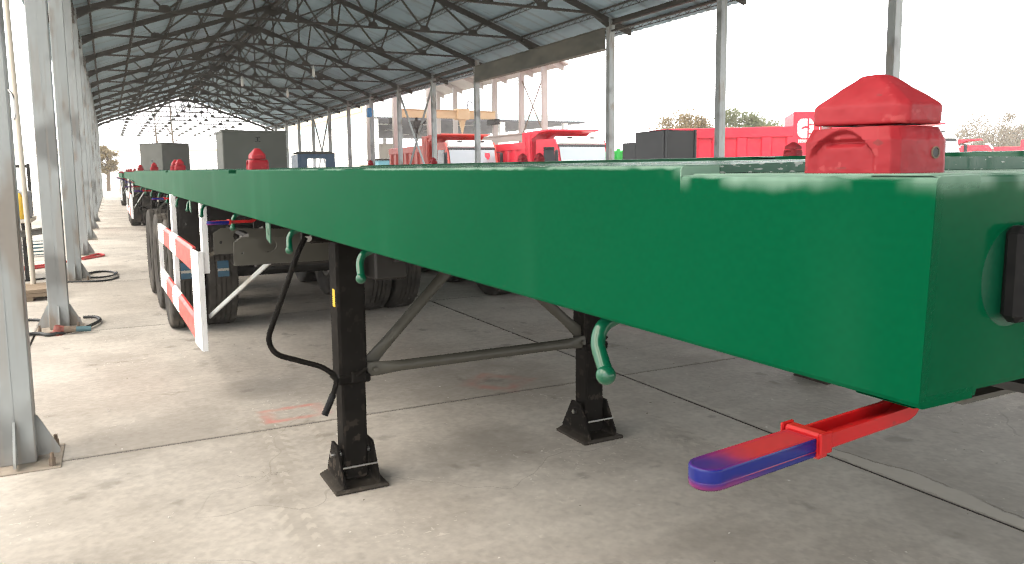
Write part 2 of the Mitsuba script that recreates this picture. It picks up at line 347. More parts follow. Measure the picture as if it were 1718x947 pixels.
# columns
cw = .088
col_mesh = cat(cbox(-cw, cw, -.070, .070, .005, ZE+.02, .006), box(-.002, .002, -.0725, -.0699, .1, ZE-.2))
rcol_mesh = cat(cbox(-.085, .085, -.075, .075, .02, ZE+.02, .006))
plate_mesh = cbox(-.205, .205, -.205, .205, 0., .007, .003)
gus = lambda: prism([(cw, .022), (cw+.105, .022), (cw+.105, .05), (cw+.012, .24), (cw, .24)], -.006, .006, 'y')
gus_r = gus(); gus_f = moved(gus(), rotz(-math.pi/2)); gus_l = moved(gus(), rotz(math.pi)); gus_b = moved(gus(), rotz(math.pi/2))
gus_f.apply_translation((0, .010, 0)); gus_b.apply_translation((0, -.010, 0))
bolt_m = cat(cyl((0, 0, .006), (0, 0, .046), .017, 6), cyl((0, 0, .046), (0, 0, .075), .010, 10))
pl_col, pl_rcol, pl_plate, pl_bolt = ply(col_mesh, 'column_paint'), ply(rcol_mesh, 'column_paint'), ply(plate_mesh, 'dusty_plate'), ply(bolt_m, 'rusty_steel')
pl_g = [ply(g, 'column_paint') for g in (gus_r, gus_f, gus_l, gus_b)]
for k in range(max(K0, -3), K1+1):
    for side, X in ((0, XL), (1, XR)):
        if side == 1 and k == 4: continue                     # the deep girder spans over this missing column
        M = at(X, Yk(k))
        c = put('column', (pl_col, pl_rcol)[side], SHED, M)
        put('base_plate', pl_plate, c, M)
        if (side == 0 and -1 <= k <= 6) or (side == 1 and 1 <= k <= 5):
            for g in pl_g: put('gusset', g, c, M)
            if side == 0 and k <= 2:
                for bx, by in ((.165, -.165), (.165, .165), (-.165, -.165), (-.165, .165)): put('bolt', pl_bolt, c, at(X+bx, Yk(k)+by))
# trusses, built at y = 0
SL = (ZA-ZE)/(XA-XL)
rz = lambda x: ZA-SL*abs(x-XA)
RD = .15
def rafter_mesh():
    ms = []
    for s in (-1, 1):
        xo = XL-.62 if s < 0 else XR+.62
        for yy in (-.045, .010):                              # double channel
            ms.append(prism([(xo, rz(xo)-RD), (XA, ZA-RD), (XA, ZA), (xo, rz(xo))], yy, yy+.036, 'y'))
        x_in = XL+.08 if s < 0 else XR-.08; d = 1 if s < 0 else -1
        ms.append(prism([(x_in-d*.18, rz(x_in)-.34), (x_in+d*.46, 5.395), (x_in+d*.52, rz(x_in+d*.52)-RD+.02), (x_in-d*.18, rz(x_in-d*.18)-RD+.02)], -.062, .062, 'y'))
    ms.append(prism([(XA-.34, rz(XA-.34)-RD-.02), (XA, ZA-RD-.30), (XA+.34, rz(XA-.34)-RD-.02), (XA, ZA-RD+.02)], -.012, .012, 'y'))
    return cat(ms)
TZ0, TZ1 = 5.425, 5.53
tz = lambda x: TZ0+(TZ1-TZ0)*max(0, 1-abs(x-XA)/4.0)*0+.02
tz = lambda x: 5.44
tie_mesh = cat(bar((XL+.5, .026, 5.44), (XR-.5, .026, 5.44), .012, .05), bar((XL+.5, -.026, 5.44), (XR-.5, -.026, 5.44), .012, .05), box(XL+.5, XR-.5, -.05, .05, 5.412, 5.422))
nodes = [1.98, 3.45]                                            # tie nodes, metres in from the column
webs, plates = [], []
for s in (-1, 1):
    E = XL if s < 0 else XR; d = 1 if s < 0 else -1
    X = lambda a: E+d*a
    for t, r1, r2 in ((1.98, 1.62, 3.10), (3.45, 3.10, 4.70)):
        webs.append(((X(t), 5.44), (X(r1), rz(X(r1))-RD*.6)))
        webs.append(((X(t), 5.44), (X(r2), rz(X(r2))-RD*.6)))
        plates.append((X(t), 5.49, .14))
    webs.append(((X(4.95), 5.44), (X(4.70), rz(X(4.70))-RD*.6)))
    webs.append(((X(4.95), 5.44), (XA, ZA-RD-.12)))
    webs.append(((X(4.70), rz(X(4.70))-.12), (XA-d*-.0, 6.35)))
    plates.append((X(4.95), 5.49, .13))
webs.append(((XA, 5.44), (XA, ZA-RD)))
plates.append((XA, 5.47, .12))
pl_raft = ply(rafter_mesh(), 'truss_steel'); pl_tie = ply(tie_mesh, 'truss_steel')
pl_web = [ply(cat(bar((a[0], -.018, a[1]), (b[0], -.018, b[1]), .014, .045), bar((a[0], .018, a[1]), (b[0], .018, b[1]), .014, .045)), 'truss_steel') for a, b in webs]
pl_gp = [ply(prism([(x-h, z-.085), (x+h, z-.085), (x+h, z+.03), (x+h*.5, z+.10), (x-h*.5, z+.10), (x-h, z+.03)], -.009, .009, 'y'), 'truss_steel') for x, z, h in plates]
for k in range(K0, K1+1):
    M = at(0, Yk(k))
    t = put('truss', pl_raft, SHED, M)
    put('tie_rod', pl_tie, t, M)
    for w in pl_web: put('web_bar', w, t, M)
    for g in pl_gp: put('gusset_plate', g, t, M)
for k in range(K1+1, K1+6):                                     # the frames that carry no roof yet
    M = at(0, Yk(k))
    t = put('tie_rod', pl_tie, SHED, M)
    for g in pl_gp: put('gusset_plate', g, t, M)
# lattice purlins
def purlin_mesh(x):
    y0, y1 = Yk(K0)-.4, Yk(K1)+.4; z = rz(x)
    ms = [box(x-.022, x+.022, y0, y1, z+.045, z+.058), box(x-.022, x-.014, y0, y1, z+.01, z+.058)]
    s = 1 if x > XA else -1; xb, zb = x-s*.03, z-.085
    ms.append(bar((xb, y0, zb), (xb, y1, zb), .016))
    n = int((y1-y0)/.36)
    for i in range(n):
        a, b = y0+(y1-y0)*i/n, y0+(y1-y0)*(i+1)/n; m_ = (a+b)/2
        ms += [bar((x, a, z+.045), (xb, m_, zb), .011), bar((xb, m_, zb), (x, b, z+.045), .011)]
    return cat(ms)
for s in (-1, 1):
    for a in (.35, 1.42, 2.52, 3.62, 4.72, 5.78, -.50):
        x = (XL+a) if s < 0 else (XR-a)
        obj('purlin', purlin_mesh(x), 'truss_steel', SHED)
obj('ridge_beam', cat(box(XA-.06, XA+.06, Yk(K0)-.4, Yk(K1)+.4, ZA-.20, ZA-.06)), 'truss_steel', SHED)
# roof sheets: trapezoid corrugation that runs down the slope
def sheet_mesh(s, y0, y1):
    per = .255; ys = []; zs = []
    n = round((y1-y0)/per)
    for i in range(n):
        b = y0+(y1-y0)*i/n; p = (y1-y0)/n
        for f, h in ((0, 0), (.55, 0), (.65, .014), (.9, .014)): ys.append(b+f*p); zs.append(h)
    ys.append(y1); zs.append(0)
    xs = np.linspace(XA, (XL-.85) if s < 0 else (XR+.85), 7); V = []
    for x in xs:
        for y, z in zip(ys, zs): V.append((x, y, rz(x)+.064+z))
    m = len(ys); F = []
    for i in range(len(xs)-1):
        for j in range(m-1): F += [[i*m+j, (i+1)*m+j, (i+1)*m+j+1], [i*m+j, (i+1)*m+j+1, i*m+j+1]]
    return trimesh.Trimesh(V, F, process=False)
for s in (-1, 1):
    pls = ply(sheet_mesh(s, -.02, BAY/3+.02), 'roof_sheet_paint')
    for k in range(3*K0, 3*K1): put('roof_sheet', pls, SHED, at(0, COL0+BAY*k/3, .005*(k % 2)+rng.uniform(0, .002)))
obj('ridge_cap', cat(bar((XA-.16, Yk(K0)-.4, ZA+.055), (XA-.16, Yk(K1)+.4, ZA+.055), .34, .006), bar((XA+.16, Yk(K0)-.4, ZA+.053), (XA+.16, Yk(K1)+.4, ZA+.053), .34, .006)), 'roof_sheet_paint', SHED)
# eave beams and the deep girder on the right
for side, X in ((-1, XL), (1, XR)):
    for k in range(K0, K1):
        if side == 1 and k in (3, 4): continue
        y0, y1 = Yk(k)+.09, Yk(k+1)-.09
        obj('eave_beam', cat(box(X-.05, X+.05, y0, y1, ZE-.16, ZE-.15), box(X-.05, X+.05, y0, y1, ZE-.05, ZE-.04), box(X-.006, X+.006, y0, y1, ZE-.15, ZE-.05), box(X-.04, X+.04, y0, y1, ZE-.33, ZE-.29)), 'truss_steel', SHED)
g0, g1 = Yk(3)+.08, Yk(5)-.08
gm = [box(XR-.115, XR-.103, g0, g1, 4.60, 5.10), box(XR-.17, XR+.05, g0, g1, 4.585, 4.60), box(XR-.17, XR+.05, g0, g1, 5.10, 5.115)]
for y in np.linspace(g0+.4, g1-.4, 9): gm.append(box(XR-.103, XR+.03, y-.005, y+.005, 4.60, 5.10))
obj('deep_girder', cat(gm), 'girder_paint', SHED)
def xbrace(k, w=.07):
    a, b = Yk(k)+.06, Yk(k+1)-.06
    for p, q, o in (((XR-.03, a, 4.85), (XR-.03, b, .5), 0), ((XR+.04, b, 4.85), (XR+.04, a, .5), 0)):
        obj('cross_brace', bar(p, q, w, .05), 'rusty_steel' if o else 'column_paint', SHED)
xbrace(6); xbrace(10); xbrace(13)
# conduit and lamps that hang from the ties
for x, k in ((6.9, 6), (5.0, 7), (7.6, 8)):
    obj('hanging_lamp', cat(cyl((x, Yk(k)-.1, 5.42), (x, Yk(k)-.1, 5.30), .02), cyl((x, Yk(k)-.1, 5.30), (x, Yk(k)-.1, 5.02), .055, 12, .05)), 'far_white', SHED)

# ================================================================== FLATBED TRAILERS
# built once in the near trailer's own place; copies are shifted
TX0, TX1, NOSE, TAIL = .561, 3.061, .393, 13.55
ZB = 1.308
RISE = .0015
YAWT, PITCHT = .0155, .0040
ztop = lambda y: 1.5035+RISE*max(0, y-.683)
parts = []          # (path, shape, rides_on_deck)
pn = {}
def pkey(path):
    n = pn.get(path, 0); pn[path] = n+1
    return path if n == 0 else f'{path}_{n:03d}'
def part(path, mesh, m, deck=True, smooth=False, near_only=False, **kw):
    key = pkey(path); parts.append((key, ply(mesh, m, smooth=smooth, **kw), deck, near_only)); return key
def side_rail():
    notch = [(3.70, 3.92), (7.32, 7.56)]
    def zt(y):
        z = ztop(y)
        if y < .683: return 1.4935-.0005
        for a, b in notch:
            if a < y < b: return z-.016
        return z
    ys = sorted({NOSE, .44, .52, .60, .6829, .6831, *[v for a, b in notch for v in (a-.0001, a+.0001, b-.0001, b+.0001)], *np.linspace(.8, TAIL, 46)})
    rings = []
    for y in ys:
        b, t = ZB, zt(y); dy = 0.
        c = .005; P = [(TX0, b+c), (TX0+c*.3, b+c*.3), (TX0+c, b), (TX0+.07, b), (TX0+.07, b+.010), (TX0+.010, b+.010), (TX0+.010, t-.010), (TX0+.055, t-.010), (TX0+.055, t), (TX0+c, t), (TX0+c*.3, t-c*.3), (TX0, t-c)]
        rings.append([(x, y-(z-ZB)*.030*(1 if y < .5 else 0), z) for x, z in P])
    m = loft(rings); n = 12
    # end caps
    F = list(m.faces)
    for base, flip in ((0, False), ((len(ys)-1)*n, True)):
        for q in ([0, 1, 2, 5], [2, 3, 4, 5], [0, 5, 6, 11], [6, 7, 9, 10], [7, 8, 9, 9], [6, 10, 11, 11]):
            a, b_, c_, d = [base+i for i in q]
            for t_ in ([a, b_, c_], [a, c_, d]):
                if len(set(t_)) == 3: F.append(t_ if not flip else t_[::-1])
    return trimesh.Trimesh(m.vertices, F, process=False)
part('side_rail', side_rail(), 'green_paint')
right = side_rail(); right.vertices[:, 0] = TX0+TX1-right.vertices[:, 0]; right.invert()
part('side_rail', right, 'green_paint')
# front rail (nose): one sheet with rolled lips, a corner block a little deeper
def nose_rail():
    t = 1.4935; c = .006; xs = [TX0+.0015, TX0+.0745, TX0+.0746, TX1-.0746, TX1-.0745, TX1-.0015]
    rings = []
    for i, x in enumerate(xs):
        b = ZB if i in (0, 1, 4, 5) else ZB+.005
        P = [(NOSE+.001, b+c), (NOSE+c*.3, b+c*.3), (NOSE+c, b), (NOSE+.06, b), (NOSE+.06, b+.01), (NOSE+.012, b+.01), (NOSE+.012, t-.012), (NOSE+.06, t-.012), (NOSE+.06, t), (NOSE+c, t), (NOSE+c*.3, t-c*.3), (NOSE+.001, t-c)]
        rings.append([(x, y-.001-(z-ZB)*.030, z) for y, z in P])
    m = loft(rings); m.invert(); return m
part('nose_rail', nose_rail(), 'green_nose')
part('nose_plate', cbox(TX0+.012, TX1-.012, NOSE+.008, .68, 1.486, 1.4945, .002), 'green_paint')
# chequer deck plates
ys = np.linspace(.684, TAIL-.02, 10)
for i in range(9):
    y0, y1 = ys[i], ys[i+1]-.006; x0, x1 = TX0+.057, TX1-.057
    top = lambda y: ztop(y)+.0005
    V = [(x, y, top(y)-d+c) for d in (0, .009) for x, c in ((x0, 0), (x0+.42, .009), (x1-.42, .009), (x1, 0)) for y in (y0, y1)]
    part('deck_plate', hull(V), 'deck_paint')
# frame under the deck
for X in (1.28, 2.28):
    V = lambda y, zb: [(X-.07, y, zb), (X+.07, y, zb), (X+.07, y, zb+.014), (X+.005, y, zb+.014), (X+.005, y, ZB+.10), (X-.005, y, ZB+.10), (X-.005, y, zb+.014), (X-.07, y, zb+.014)]
    part('main_beam', loft([V(y, zb) for y, zb in ((.6, 1.16), (3.1, 1.13), (4.1, .98), (12.9, .95), (13.4, 1.05))]), 'dark_steel')
for y in np.arange(1.2, 13.4, .85):
    part('cross_member', cat(box(TX0+.08, TX1-.08, y-.004, y+.004, 1.335, 1.475), box(TX0+.08, TX1-.08, y+.004, y+.05, 1.335, 1.343)), 'dark_steel')
part('kingpin_plate', box(1.2, 2.42, .75, 2.7, 1.120, 1.129), 'grey_primer')
part('kingpin_plate', prism([(2.70, 1.122), (3.25, 1.04), (3.25, 1.05), (2.70, 1.132)], 1.36, 2.2, 'x'), 'grey_primer')
part('gear_bracket', cbox(1.125, 1.285, 3.50, 3.80, .99, 1.30, .01), 'dark_steel')
part('gear_bracket', cbox(2.155, 2.29, 3.50, 3.80, .99, 1.30, .01), 'dark_steel')
# outrigger plates with lightening holes
def outrigger(x0, x1, z0, z1, hx, hz, y):
    P = Polygon([(x0, z0+.006), (x0+.006, z0), (x1, z0), (x1, z1), (x0+.05, z1+.03), (x0, z1)])
    P = P.difference(affinity.scale(Point(hx, hz).buffer(.048, 24), 1, .82)).difference(Point(x0+.045, z0+.075).buffer(.010, 12))
    return cat(prism(P, y, y+.007, 'y'), box(x0+.004, x1, y+.007, y+.06, z0, z0+.006))
part('outrigger', outrigger(.650, 1.27, .985, 1.112, .833, 1.090, 4.5), 'grey_primer')
part('outrigger', outrigger(.648, 1.27, .975, 1.112, .818, 1.085, 5.3), 'grey_primer')
part('outrigger', outrigger(.62, 1.27, .985, 1.30, .80, 1.16, 7.2), 'dark_steel')
part('spare_carrier', cat(box(.95, 2.6, 5.6, 6.9, 1.02, 1.05), box(.95, 2.6, 5.6, 5.62, .98, 1.2)), 'dark_steel')
part('air_tank', cyl((1.05, 6.2, .90), (2.5, 6.2, .90), .13, 20), 'dark_steel', smooth=40)
part('tool_box', cbox(.70, 1.25, 7.3, 7.6, .98, 1.28, .01), 'dark_steel')
# landing gear
for xc, s in ((1.035, 1), (2.415, -1)):
    leg = part('landing_leg', cat(cbox(xc-.068, xc+.068, 3.588, 3.724, .50, 1.33, .012), cbox(xc-.080, xc+.080, 3.576, 3.736, .492, .535, .008)), 'black_paint')
    part(leg+'__inner_tube', cbox(xc-.059, xc+.059, 3.597, 3.715, .030, .56, .010), 'black_paint', False)
    foot = [cbox(xc-.13, xc+.13, 3.505, 3.807, 0.0, .014, .003)]
    lip = prism([(3.500, .010), (3.512, .0), (3.524, .012), (3.512, .022)], xc-.128, xc+.128, 'x'); foot.append(lip)
    for sx in (-1, 1):
        xx = xc+sx*.086
        foot.append(prism([(3.515, .014), (3.797, .014), (3.797, .045), (3.70, .205), (3.61, .205), (3.515, .045)], xx-.005, xx+.005, 'x'))
        foot.append(hull([(xc+sx*.091, 3.51, .014), (xc+sx*.128, 3.51, .014), (xc+sx*.128, 3.80, .014), (xc+sx*.091, 3.80, .014), (xc+sx*.091, 3.51, .03), (xc+sx*.091, 3.80, .03)]))
    part(leg+'__foot', cat(foot), 'black_paint', False)
    part(leg+'__pin', cat(cyl((xc-.11, 3.655, .150), (xc+.11, 3.655, .150), .013, 12), cyl((xc-.084, 3.535, .118), (xc+.084, 3.535, .118), .005, 8)), 'bright_steel', False)
    part(leg+'__clip', cat(cbox(xc-.02, xc+.045, 3.552, 3.577, .50, .555, .006), cyl((xc+.0, 3.555, .53), (xc+.05, 3.545, .57), .007, 8)), 'black_paint')
    if s == 1:
        part(leg+'__label_plate', cbox(xc-.0705, xc-.068, 3.625, 3.665, .86, .945, .001), 'yellow_label', near_only=True)
        part(leg+'__gear_box', cat(cbox(.85, .97, 3.60, 3.72, 1.17, 1.26, .01), cyl((.815, 3.60, 1.215), (.85, 3.60, 1.215), .018)), 'black_paint')
        part(leg+'__gear_cap', cyl((.842, 3.598, 1.197), (.842, 3.585, 1.197), .017, 14), 'bright_steel')
crank = smooth_path([(0.825, 3.57, 1.20), (0.792, 3.555, 1.15), (0.635, 3.55, .755), (0.665, 3.55, .685), (0.882, 3.545, .600), (0.938, 3.535, .545), (0.925, 3.53, .49), (0.876, 3.53, .387)], .055)
part('crank_handle', cat(sweep(crank, .0122, 14)), 'black_paint', smooth=50)
part('crank_handle__sleeve', cyl((0.916, 3.53, .470), (0.873, 3.53, .378), .0155, 16), 'black_rubber', smooth=50)
def tube_flat(p, q, r, fl=.10):
    """round tube whose ends are pressed flat"""
    p, q = np.asarray(p, float), np.asarray(q, float); u, v, d = frame(q-p); L = np.linalg.norm(q-p); rings = []
    for t in (0, fl*.55, fl, fl+.06, L-fl-.06, L-fl, L-fl*.55, L):
        e = min(t, L-t); k = min(1, max(0, (e-fl*.55)/(fl*.45+.06)))
        a = np.arange(16)*2*math.pi/16; w = r*(1.30-.30*k); h = r*(.22+.78*k)
        rings.append(p+d*t+np.cos(a)[:, None]*u*h+np.sin(a)[:, None]*v*w)
    m = loft(rings); F = list(m.faces); n = 16
    for b in (0, (len(rings)-1)*n):
        for i in range(1, n-1): F.append([b, b+i, b+i+1])
    return trimesh.Trimesh(m.vertices, F, process=False)
part('gear_brace', cat(tube_flat((1.105, 3.60, .548), (2.380, 3.60, .545), .027), cyl((1.140, 3.57, .548), (1.140, 3.60, .548), .012, 6), cyl((2.330, 3.57, .545), (2.330, 3.60, .545), .012, 6)), 'grey_primer', smooth=40)
part('gear_brace', tube_flat((1.110, 3.635, .56), (1.620, 3.66, 1.05), .027), 'grey_primer', smooth=40)
part('gear_brace', tube_flat((2.370, 3.635, .56), (1.970, 3.66, .93), .027), 'grey_primer', smooth=40)
part('gear_brace', tube_flat((1.110, 3.72, .60), (1.310, 4.9, 1.0), .022), 'grey_primer', smooth=40)
part('gear_brace', tube_flat((2.350, 3.72, .60), (2.310, 4.9, 1.0), .022), 'grey_primer', smooth=40)
# rope hooks along the rail
def hook(y):
    path = smooth_path([(TX0+.075, y+.03, ZB+.006), (TX0+.045, y+.028, ZB-.004), (TX0+.018, y+.028, ZB-.014), (TX0+.006, y+.022, ZB-.036), (TX0+.002, y-.004, ZB-.066), (TX0+.0, y-.010, ZB-.072)], .016, 6)
    ball = trimesh.creation.icosphere(subdivisions=2, radius=.0130); ball.apply_translation((TX0, y-.008, ZB-.071))
    return cat(sweep(path, .0097, 14), ball)
hk = [.832, 1.88, 2.68, 3.89, 5.1, 5.9, 6.7, 7.6, 8.6, 9.7, 10.8, 11.9]
for y in hk: part('rope_hook', hook(y), 'green_gloss', smooth=50)
part('slotted_tab', prism(Polygon([(3.02, ZB+.01), (3.09, ZB+.01), (3.09, 1.245), (3.02, 1.232)]).difference(sbox(3.04, 1.262, 3.055, 1.285)), TX0+.004, TX0+.009, 'x'), 'green_gloss')
part('slotted_tab', prism(Polygon([(5.72, ZB+.01), (5.80, ZB+.01), (5.80, 1.24), (5.72, 1.225)]), TX0+.004, TX0+.009, 'x'), 'green_gloss')
# side guard
def guard():
    A, B = np.array([.560, 5.41]), np.array([.480, 7.70]); d = (B-A)/np.linalg.norm(B-A); nrm = np.array([d[1], -d[0]])   # nrm points to +x
    def slab(s0, s1, n0, n1, z0, z1, c=.004):
        m = cbox(s0, s1, n0, n1, z0, z1, c); V = m.vertices.copy()
        m.vertices = np.stack([A[0]+d[0]*V[:, 0]+nrm[0]*V[:, 1], A[1]+d[1]*V[:, 0]+nrm[1]*V[:, 1], V[:, 2]], 1); return m
    L = np.linalg.norm(B-A)
    g = 'side_guard'
    nearp = hull(np.vstack([slab(0, .135, 0, .035, .345, 1.008, .003).vertices]))
    part(g+'__post', cat(slab(0, .31, 0, .006, .35, 1.008, .001), slab(0, .006, .0062, .036, .35, 1.008, .001)), 'white_paint', False)
    part(g+'__post', cat(slab(L-.006, L, .001, .036, .50, 1.075, .001)), 'white_paint', False)
    for z0, z1, z2, z3 in ((.845, 1.004, .93, 1.07), (.365, .515, .515, .66)):
        cuts = (.312, 1.11, 1.48, 1.87, L-.004)
        for i in range(4):
            s0, s1 = cuts[i], cuts[i+1]
            def zz(s): t = s/L; return z0+(z2-z0)*t, z1+(z3-z1)*t
            V = []
            for s in (s0, s1):
                a, b = zz(s)
                V += [(s, 0, a), (s, 0, b-.018), (s, .018, b), (s, .034, b), (s, .034, a)]
            V = np.array(V); P = np.stack([A[0]+d[0]*V[:, 0]+nrm[0]*V[:, 1], A[1]+d[1]*V[:, 0]+nrm[1]*V[:, 1], V[:, 2]], 1)
            part(g+'__rail', hull(P), 'red_tape' if i % 2 == 0 else 'white_paint', False)
    for s, z in ((.02, 1.0), (1.55, 1.0)):
        part(g+'__hanger', slab(s, s+.085, .036, .075, .45 if s > 1 else .84, 1.318, .003), 'white_paint')
    part(g+'__strut', bar((.62, 5.46, .55), (.86, 4.55, 1.0), .012, .026), 'column_paint')
    part(g+'__strut', bar((.62, 6.4, .80), (1.0, 5.5, 1.12), .012, .026), 'grey_primer')
guard()
# wheels
RT = .54
def tyre_mesh(w=.285, n=120):
    h = w/2; prof = []
    # (offset across, radius, is tread)
    prof += [(-h*.80, .30, 0), (-h*.97, .36, 0), (-h, .43, 0), (-h*.985, .49, 0), (-h*.93, .522, 0), (-h*.86, .534, 1)]
    edges = [-.80, -.50, -.46, -.18, -.14, .14, .18, .46, .50, .80]
    tread = [(-.80, 1), (-.52, 1), (-.505, 0), (-.455, 0), (-.44, 1), (-.19, 1), (-.175, 0), (-.125, 0), (-.11, 1), (.11, 1), (.125, 0), (.175, 0), (.19, 1), (.44, 1), (.455, 0), (.505, 0), (.52, 1), (.80, 1)]
    prof += [(h*a, RT-.003*abs(a)**2*2-(0 if t else .016), 1 if t else 2) for a, t in tread]
    prof += [(h*.86, .534, 1), (h*.93, .522, 0), (h*.985, .49, 0), (h, .43, 0), (h*.97, .36, 0), (h*.80, .30, 0)]
    rings = []
    for i in range(n):
        a = 2*math.pi*i/n; ring = []
        for x, r, t in prof:
            rr = r
            if t == 1 and abs(x) > .10*w and (i % 4 == (0 if x > 0 else 2)): rr -= .013
            ring.append((x, rr*math.cos(a), rr*math.sin(a)))
        rings.append(ring)
    rings.append(rings[0]); return loft(rings, closed=False)
def rim_mesh(h):
    ms = [trimesh.creation.annulus(.255, .30, h*1.55)]
    dish = trimesh.creation.cylinder(.262, .02, sections=40); dish.apply_translation((0, 0, h*.2)); ms.append(dish)
    ms.append(trimesh.creation.cylinder(.12, .16, sections=28))
    for i in range(10):
        a = i*2*math.pi/10; c = trimesh.creation.cylinder(.016, .05, sections=8); c.apply_translation((.165*math.cos(a), .165*math.sin(a), h*.2)); ms.append(c)
    m = cat(ms); m.apply_transform(trimesh.transformations.rotation_matrix(math.pi/2, (0, 1, 0))); return m
pl_tyre = ply(tyre_mesh(), 'tyre_rubber', smooth=35)
pl_rim = ply(rim_mesh(.14), 'grey_primer', smooth=35)
AX = (8.36, 9.67, 10.98)
wheels = [(x, y) for y in AX for x in (.712, 1.035, 2.588, 2.911)]
for y in AX:
    part('axle', cyl((.60, y, RT), (3.02, y, RT), .075, 16), 'dark_steel', False, smooth=40)
    for X in (1.28, 2.28):
        part('leaf_spring', cat([box(X-.045, X+.045, y-.55+i*.06, y+.55-i*.06, .66-i*.014, .672-i*.014) for i in range(6)]+[box(X-.03, X+.03, y+.58, y+.68, .55, .98)]), 'dark_steel', False)
    part('brake_chamber', cat(cyl((1.15, y-.28, .62), (1.15, y-.12, .62), .085, 16), cyl((2.4, y-.28, .62), (2.4, y-.12, .62), .085, 16)), 'dark_steel', False)
def tyre_sticker(xc):
    a = np.linspace(math.radians(172), math.radians(188), 8)-math.radians(8); rings = []
    V = []
    for t in a:
        for x in (-.052, .052): V.append((xc+x, AX[0]+(RT+.002)*math.cos(t), RT+(RT+.002)*math.sin(t)))
    F = []
    for i in range(7): F += [[2*i, 2*i+2, 2*i+3], [2*i, 2*i+3, 2*i+1]]
    return trimesh.Trimesh(V, F, process=False)
part('tyre_label', tyre_sticker(.712), 'tyre_label', False, near_only=True)
part('tyre_label', tyre_sticker(1.035), 'tyre_label', False, near_only=True)
for x0 in (.57, 2.44): part('mud_guard', cbox(x0, x0+.61, 7.71, 7.725, .80, 1.30, .003), 'dark_steel')
part('rear_bumper', cat(box(.7, 2.92, TAIL-.1, TAIL-.04, .55, .67), box(1.2, 1.28, TAIL-.1, TAIL-.04, .67, 1.3), box(2.3, 2.38, TAIL-.1, TAIL-.04, .67, 1.3)), 'white_paint')
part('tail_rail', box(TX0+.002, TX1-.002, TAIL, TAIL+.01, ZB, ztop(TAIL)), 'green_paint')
# twist locks: block, cone head, shaft and the swinging handle under the rail
def lock_base():
    hx, hy, h = .043, .0525, .0425
    body = []
    for z, k in ((0, 1.0), (.030, .995), (h, .90)):
        for a in np.linspace(0, 2*math.pi, 40, endpoint=False):
            e = 7.0 if z < h else 6.0; c, s = math.cos(a), math.sin(a)
            r = (abs(c)**e+abs(s)**e)**(-1/e); body.append((hx*k*r*c, hy*k*r*s, z))
    M = manifold3d.Manifold.hull_points(np.array(body))
    M = M.refine_to_length(.002)
    v = M.to_mesh(); V = v.vert_properties[:, :3].astype(float); F = v.tri_verts
    # arched hollow in the outer side with an undercut slot, as a casting has
    y, z = V[:, 1]-.004, V[:, 2]
    arch = np.clip((.040-np.abs(y))/.010, 0, 1)*np.clip((.0405-.021*(y/.036)**2-z)/.0035, 0, 1)
    arch = arch*arch*(3-2*arch)
    slot = np.exp(-((z-.0285)/.0024)**2)*np.clip((.023-np.abs(y))/.003, 0, 1)
    outer = np.clip((-V[:, 0]-.020)/.012, 0, 1)
    V[:, 0] += outer*(arch*.0065+slot*.007)
    V += (meshkit.fbm(V*90, 3)[:, None]-.5)*.0007*np.sign(V+1e-9)
    return trimesh.Trimesh(V, F, process=False)
def lock_head():
    P = []
    for hx, hy, z in ((.0285, .052, .0), (.0295, .053, .003), (.0295, .053, .0165), (.0280, .0515, .0195), (.011, .013, .0455), (.007, .009, .0470)):
        for sx in (-1, 1):
            for sy in (-1, 1):
                for k in (0, 1):
                    c = .007 if z < .03 else .004
                    P.append((sx*(hx-(c if k else 0)), sy*(hy-(0 if k else c)), z))
    M = manifold3d.Manifold.hull_points(np.array(P)).refine_to_length(.003)
    v = M.to_mesh(); V = v.vert_properties[:, :3].astype(float)
    m = trimesh.Trimesh(V, v.tri_verts, process=True); trimesh.smoothing.filter_taubin(m, iterations=3)
    m.vertices += (meshkit.fbm(m.vertices*70, 3)[:, None]-.5)*.0012*np.sign(m.vertices)
    return m
lb, lh = lock_base(), lock_head()
def lock(x, y, z, handle=True, detail=False, head_up=.0455):
    t = pkey('twist_lock')
    def sub(n, mesh, m, smooth=False): parts.append((t+'__'+n, ply(moved(mesh, trans(x, y, z)), m, smooth=smooth), True, False))
    sub('base', lb, 'red_casting', 42); 
    tilt = trimesh.transformations.rotation_matrix(math.radians(1.2), (1, 0, 0))
    sub('head', moved(moved(lh, tilt), trans(0, 0, head_up)), 'red_casting', 28)
    sub('shaft', cyl((0, 0, .03), (0, 0, .06), .017, 16), 'red_casting', 40)
    if detail:
        a = np.arange(28)*2*math.pi/28
        ring = trimesh.creation.annulus(.0047, .0056, .002, sections=28); ring.apply_transform(trimesh.transformations.rotation_matrix(math.pi/2, (1, 0, 0))); ring.apply_translation((.016, -.0528, .0185))
        sub('hole_ring', ring, 'rusty_steel', 30)
        sub('hole', cyl((.016, -.0530, .0185), (.016, -.0512, .0185), .0048, 20), 'black_plastic')
    if handle: handle_at(x, y)
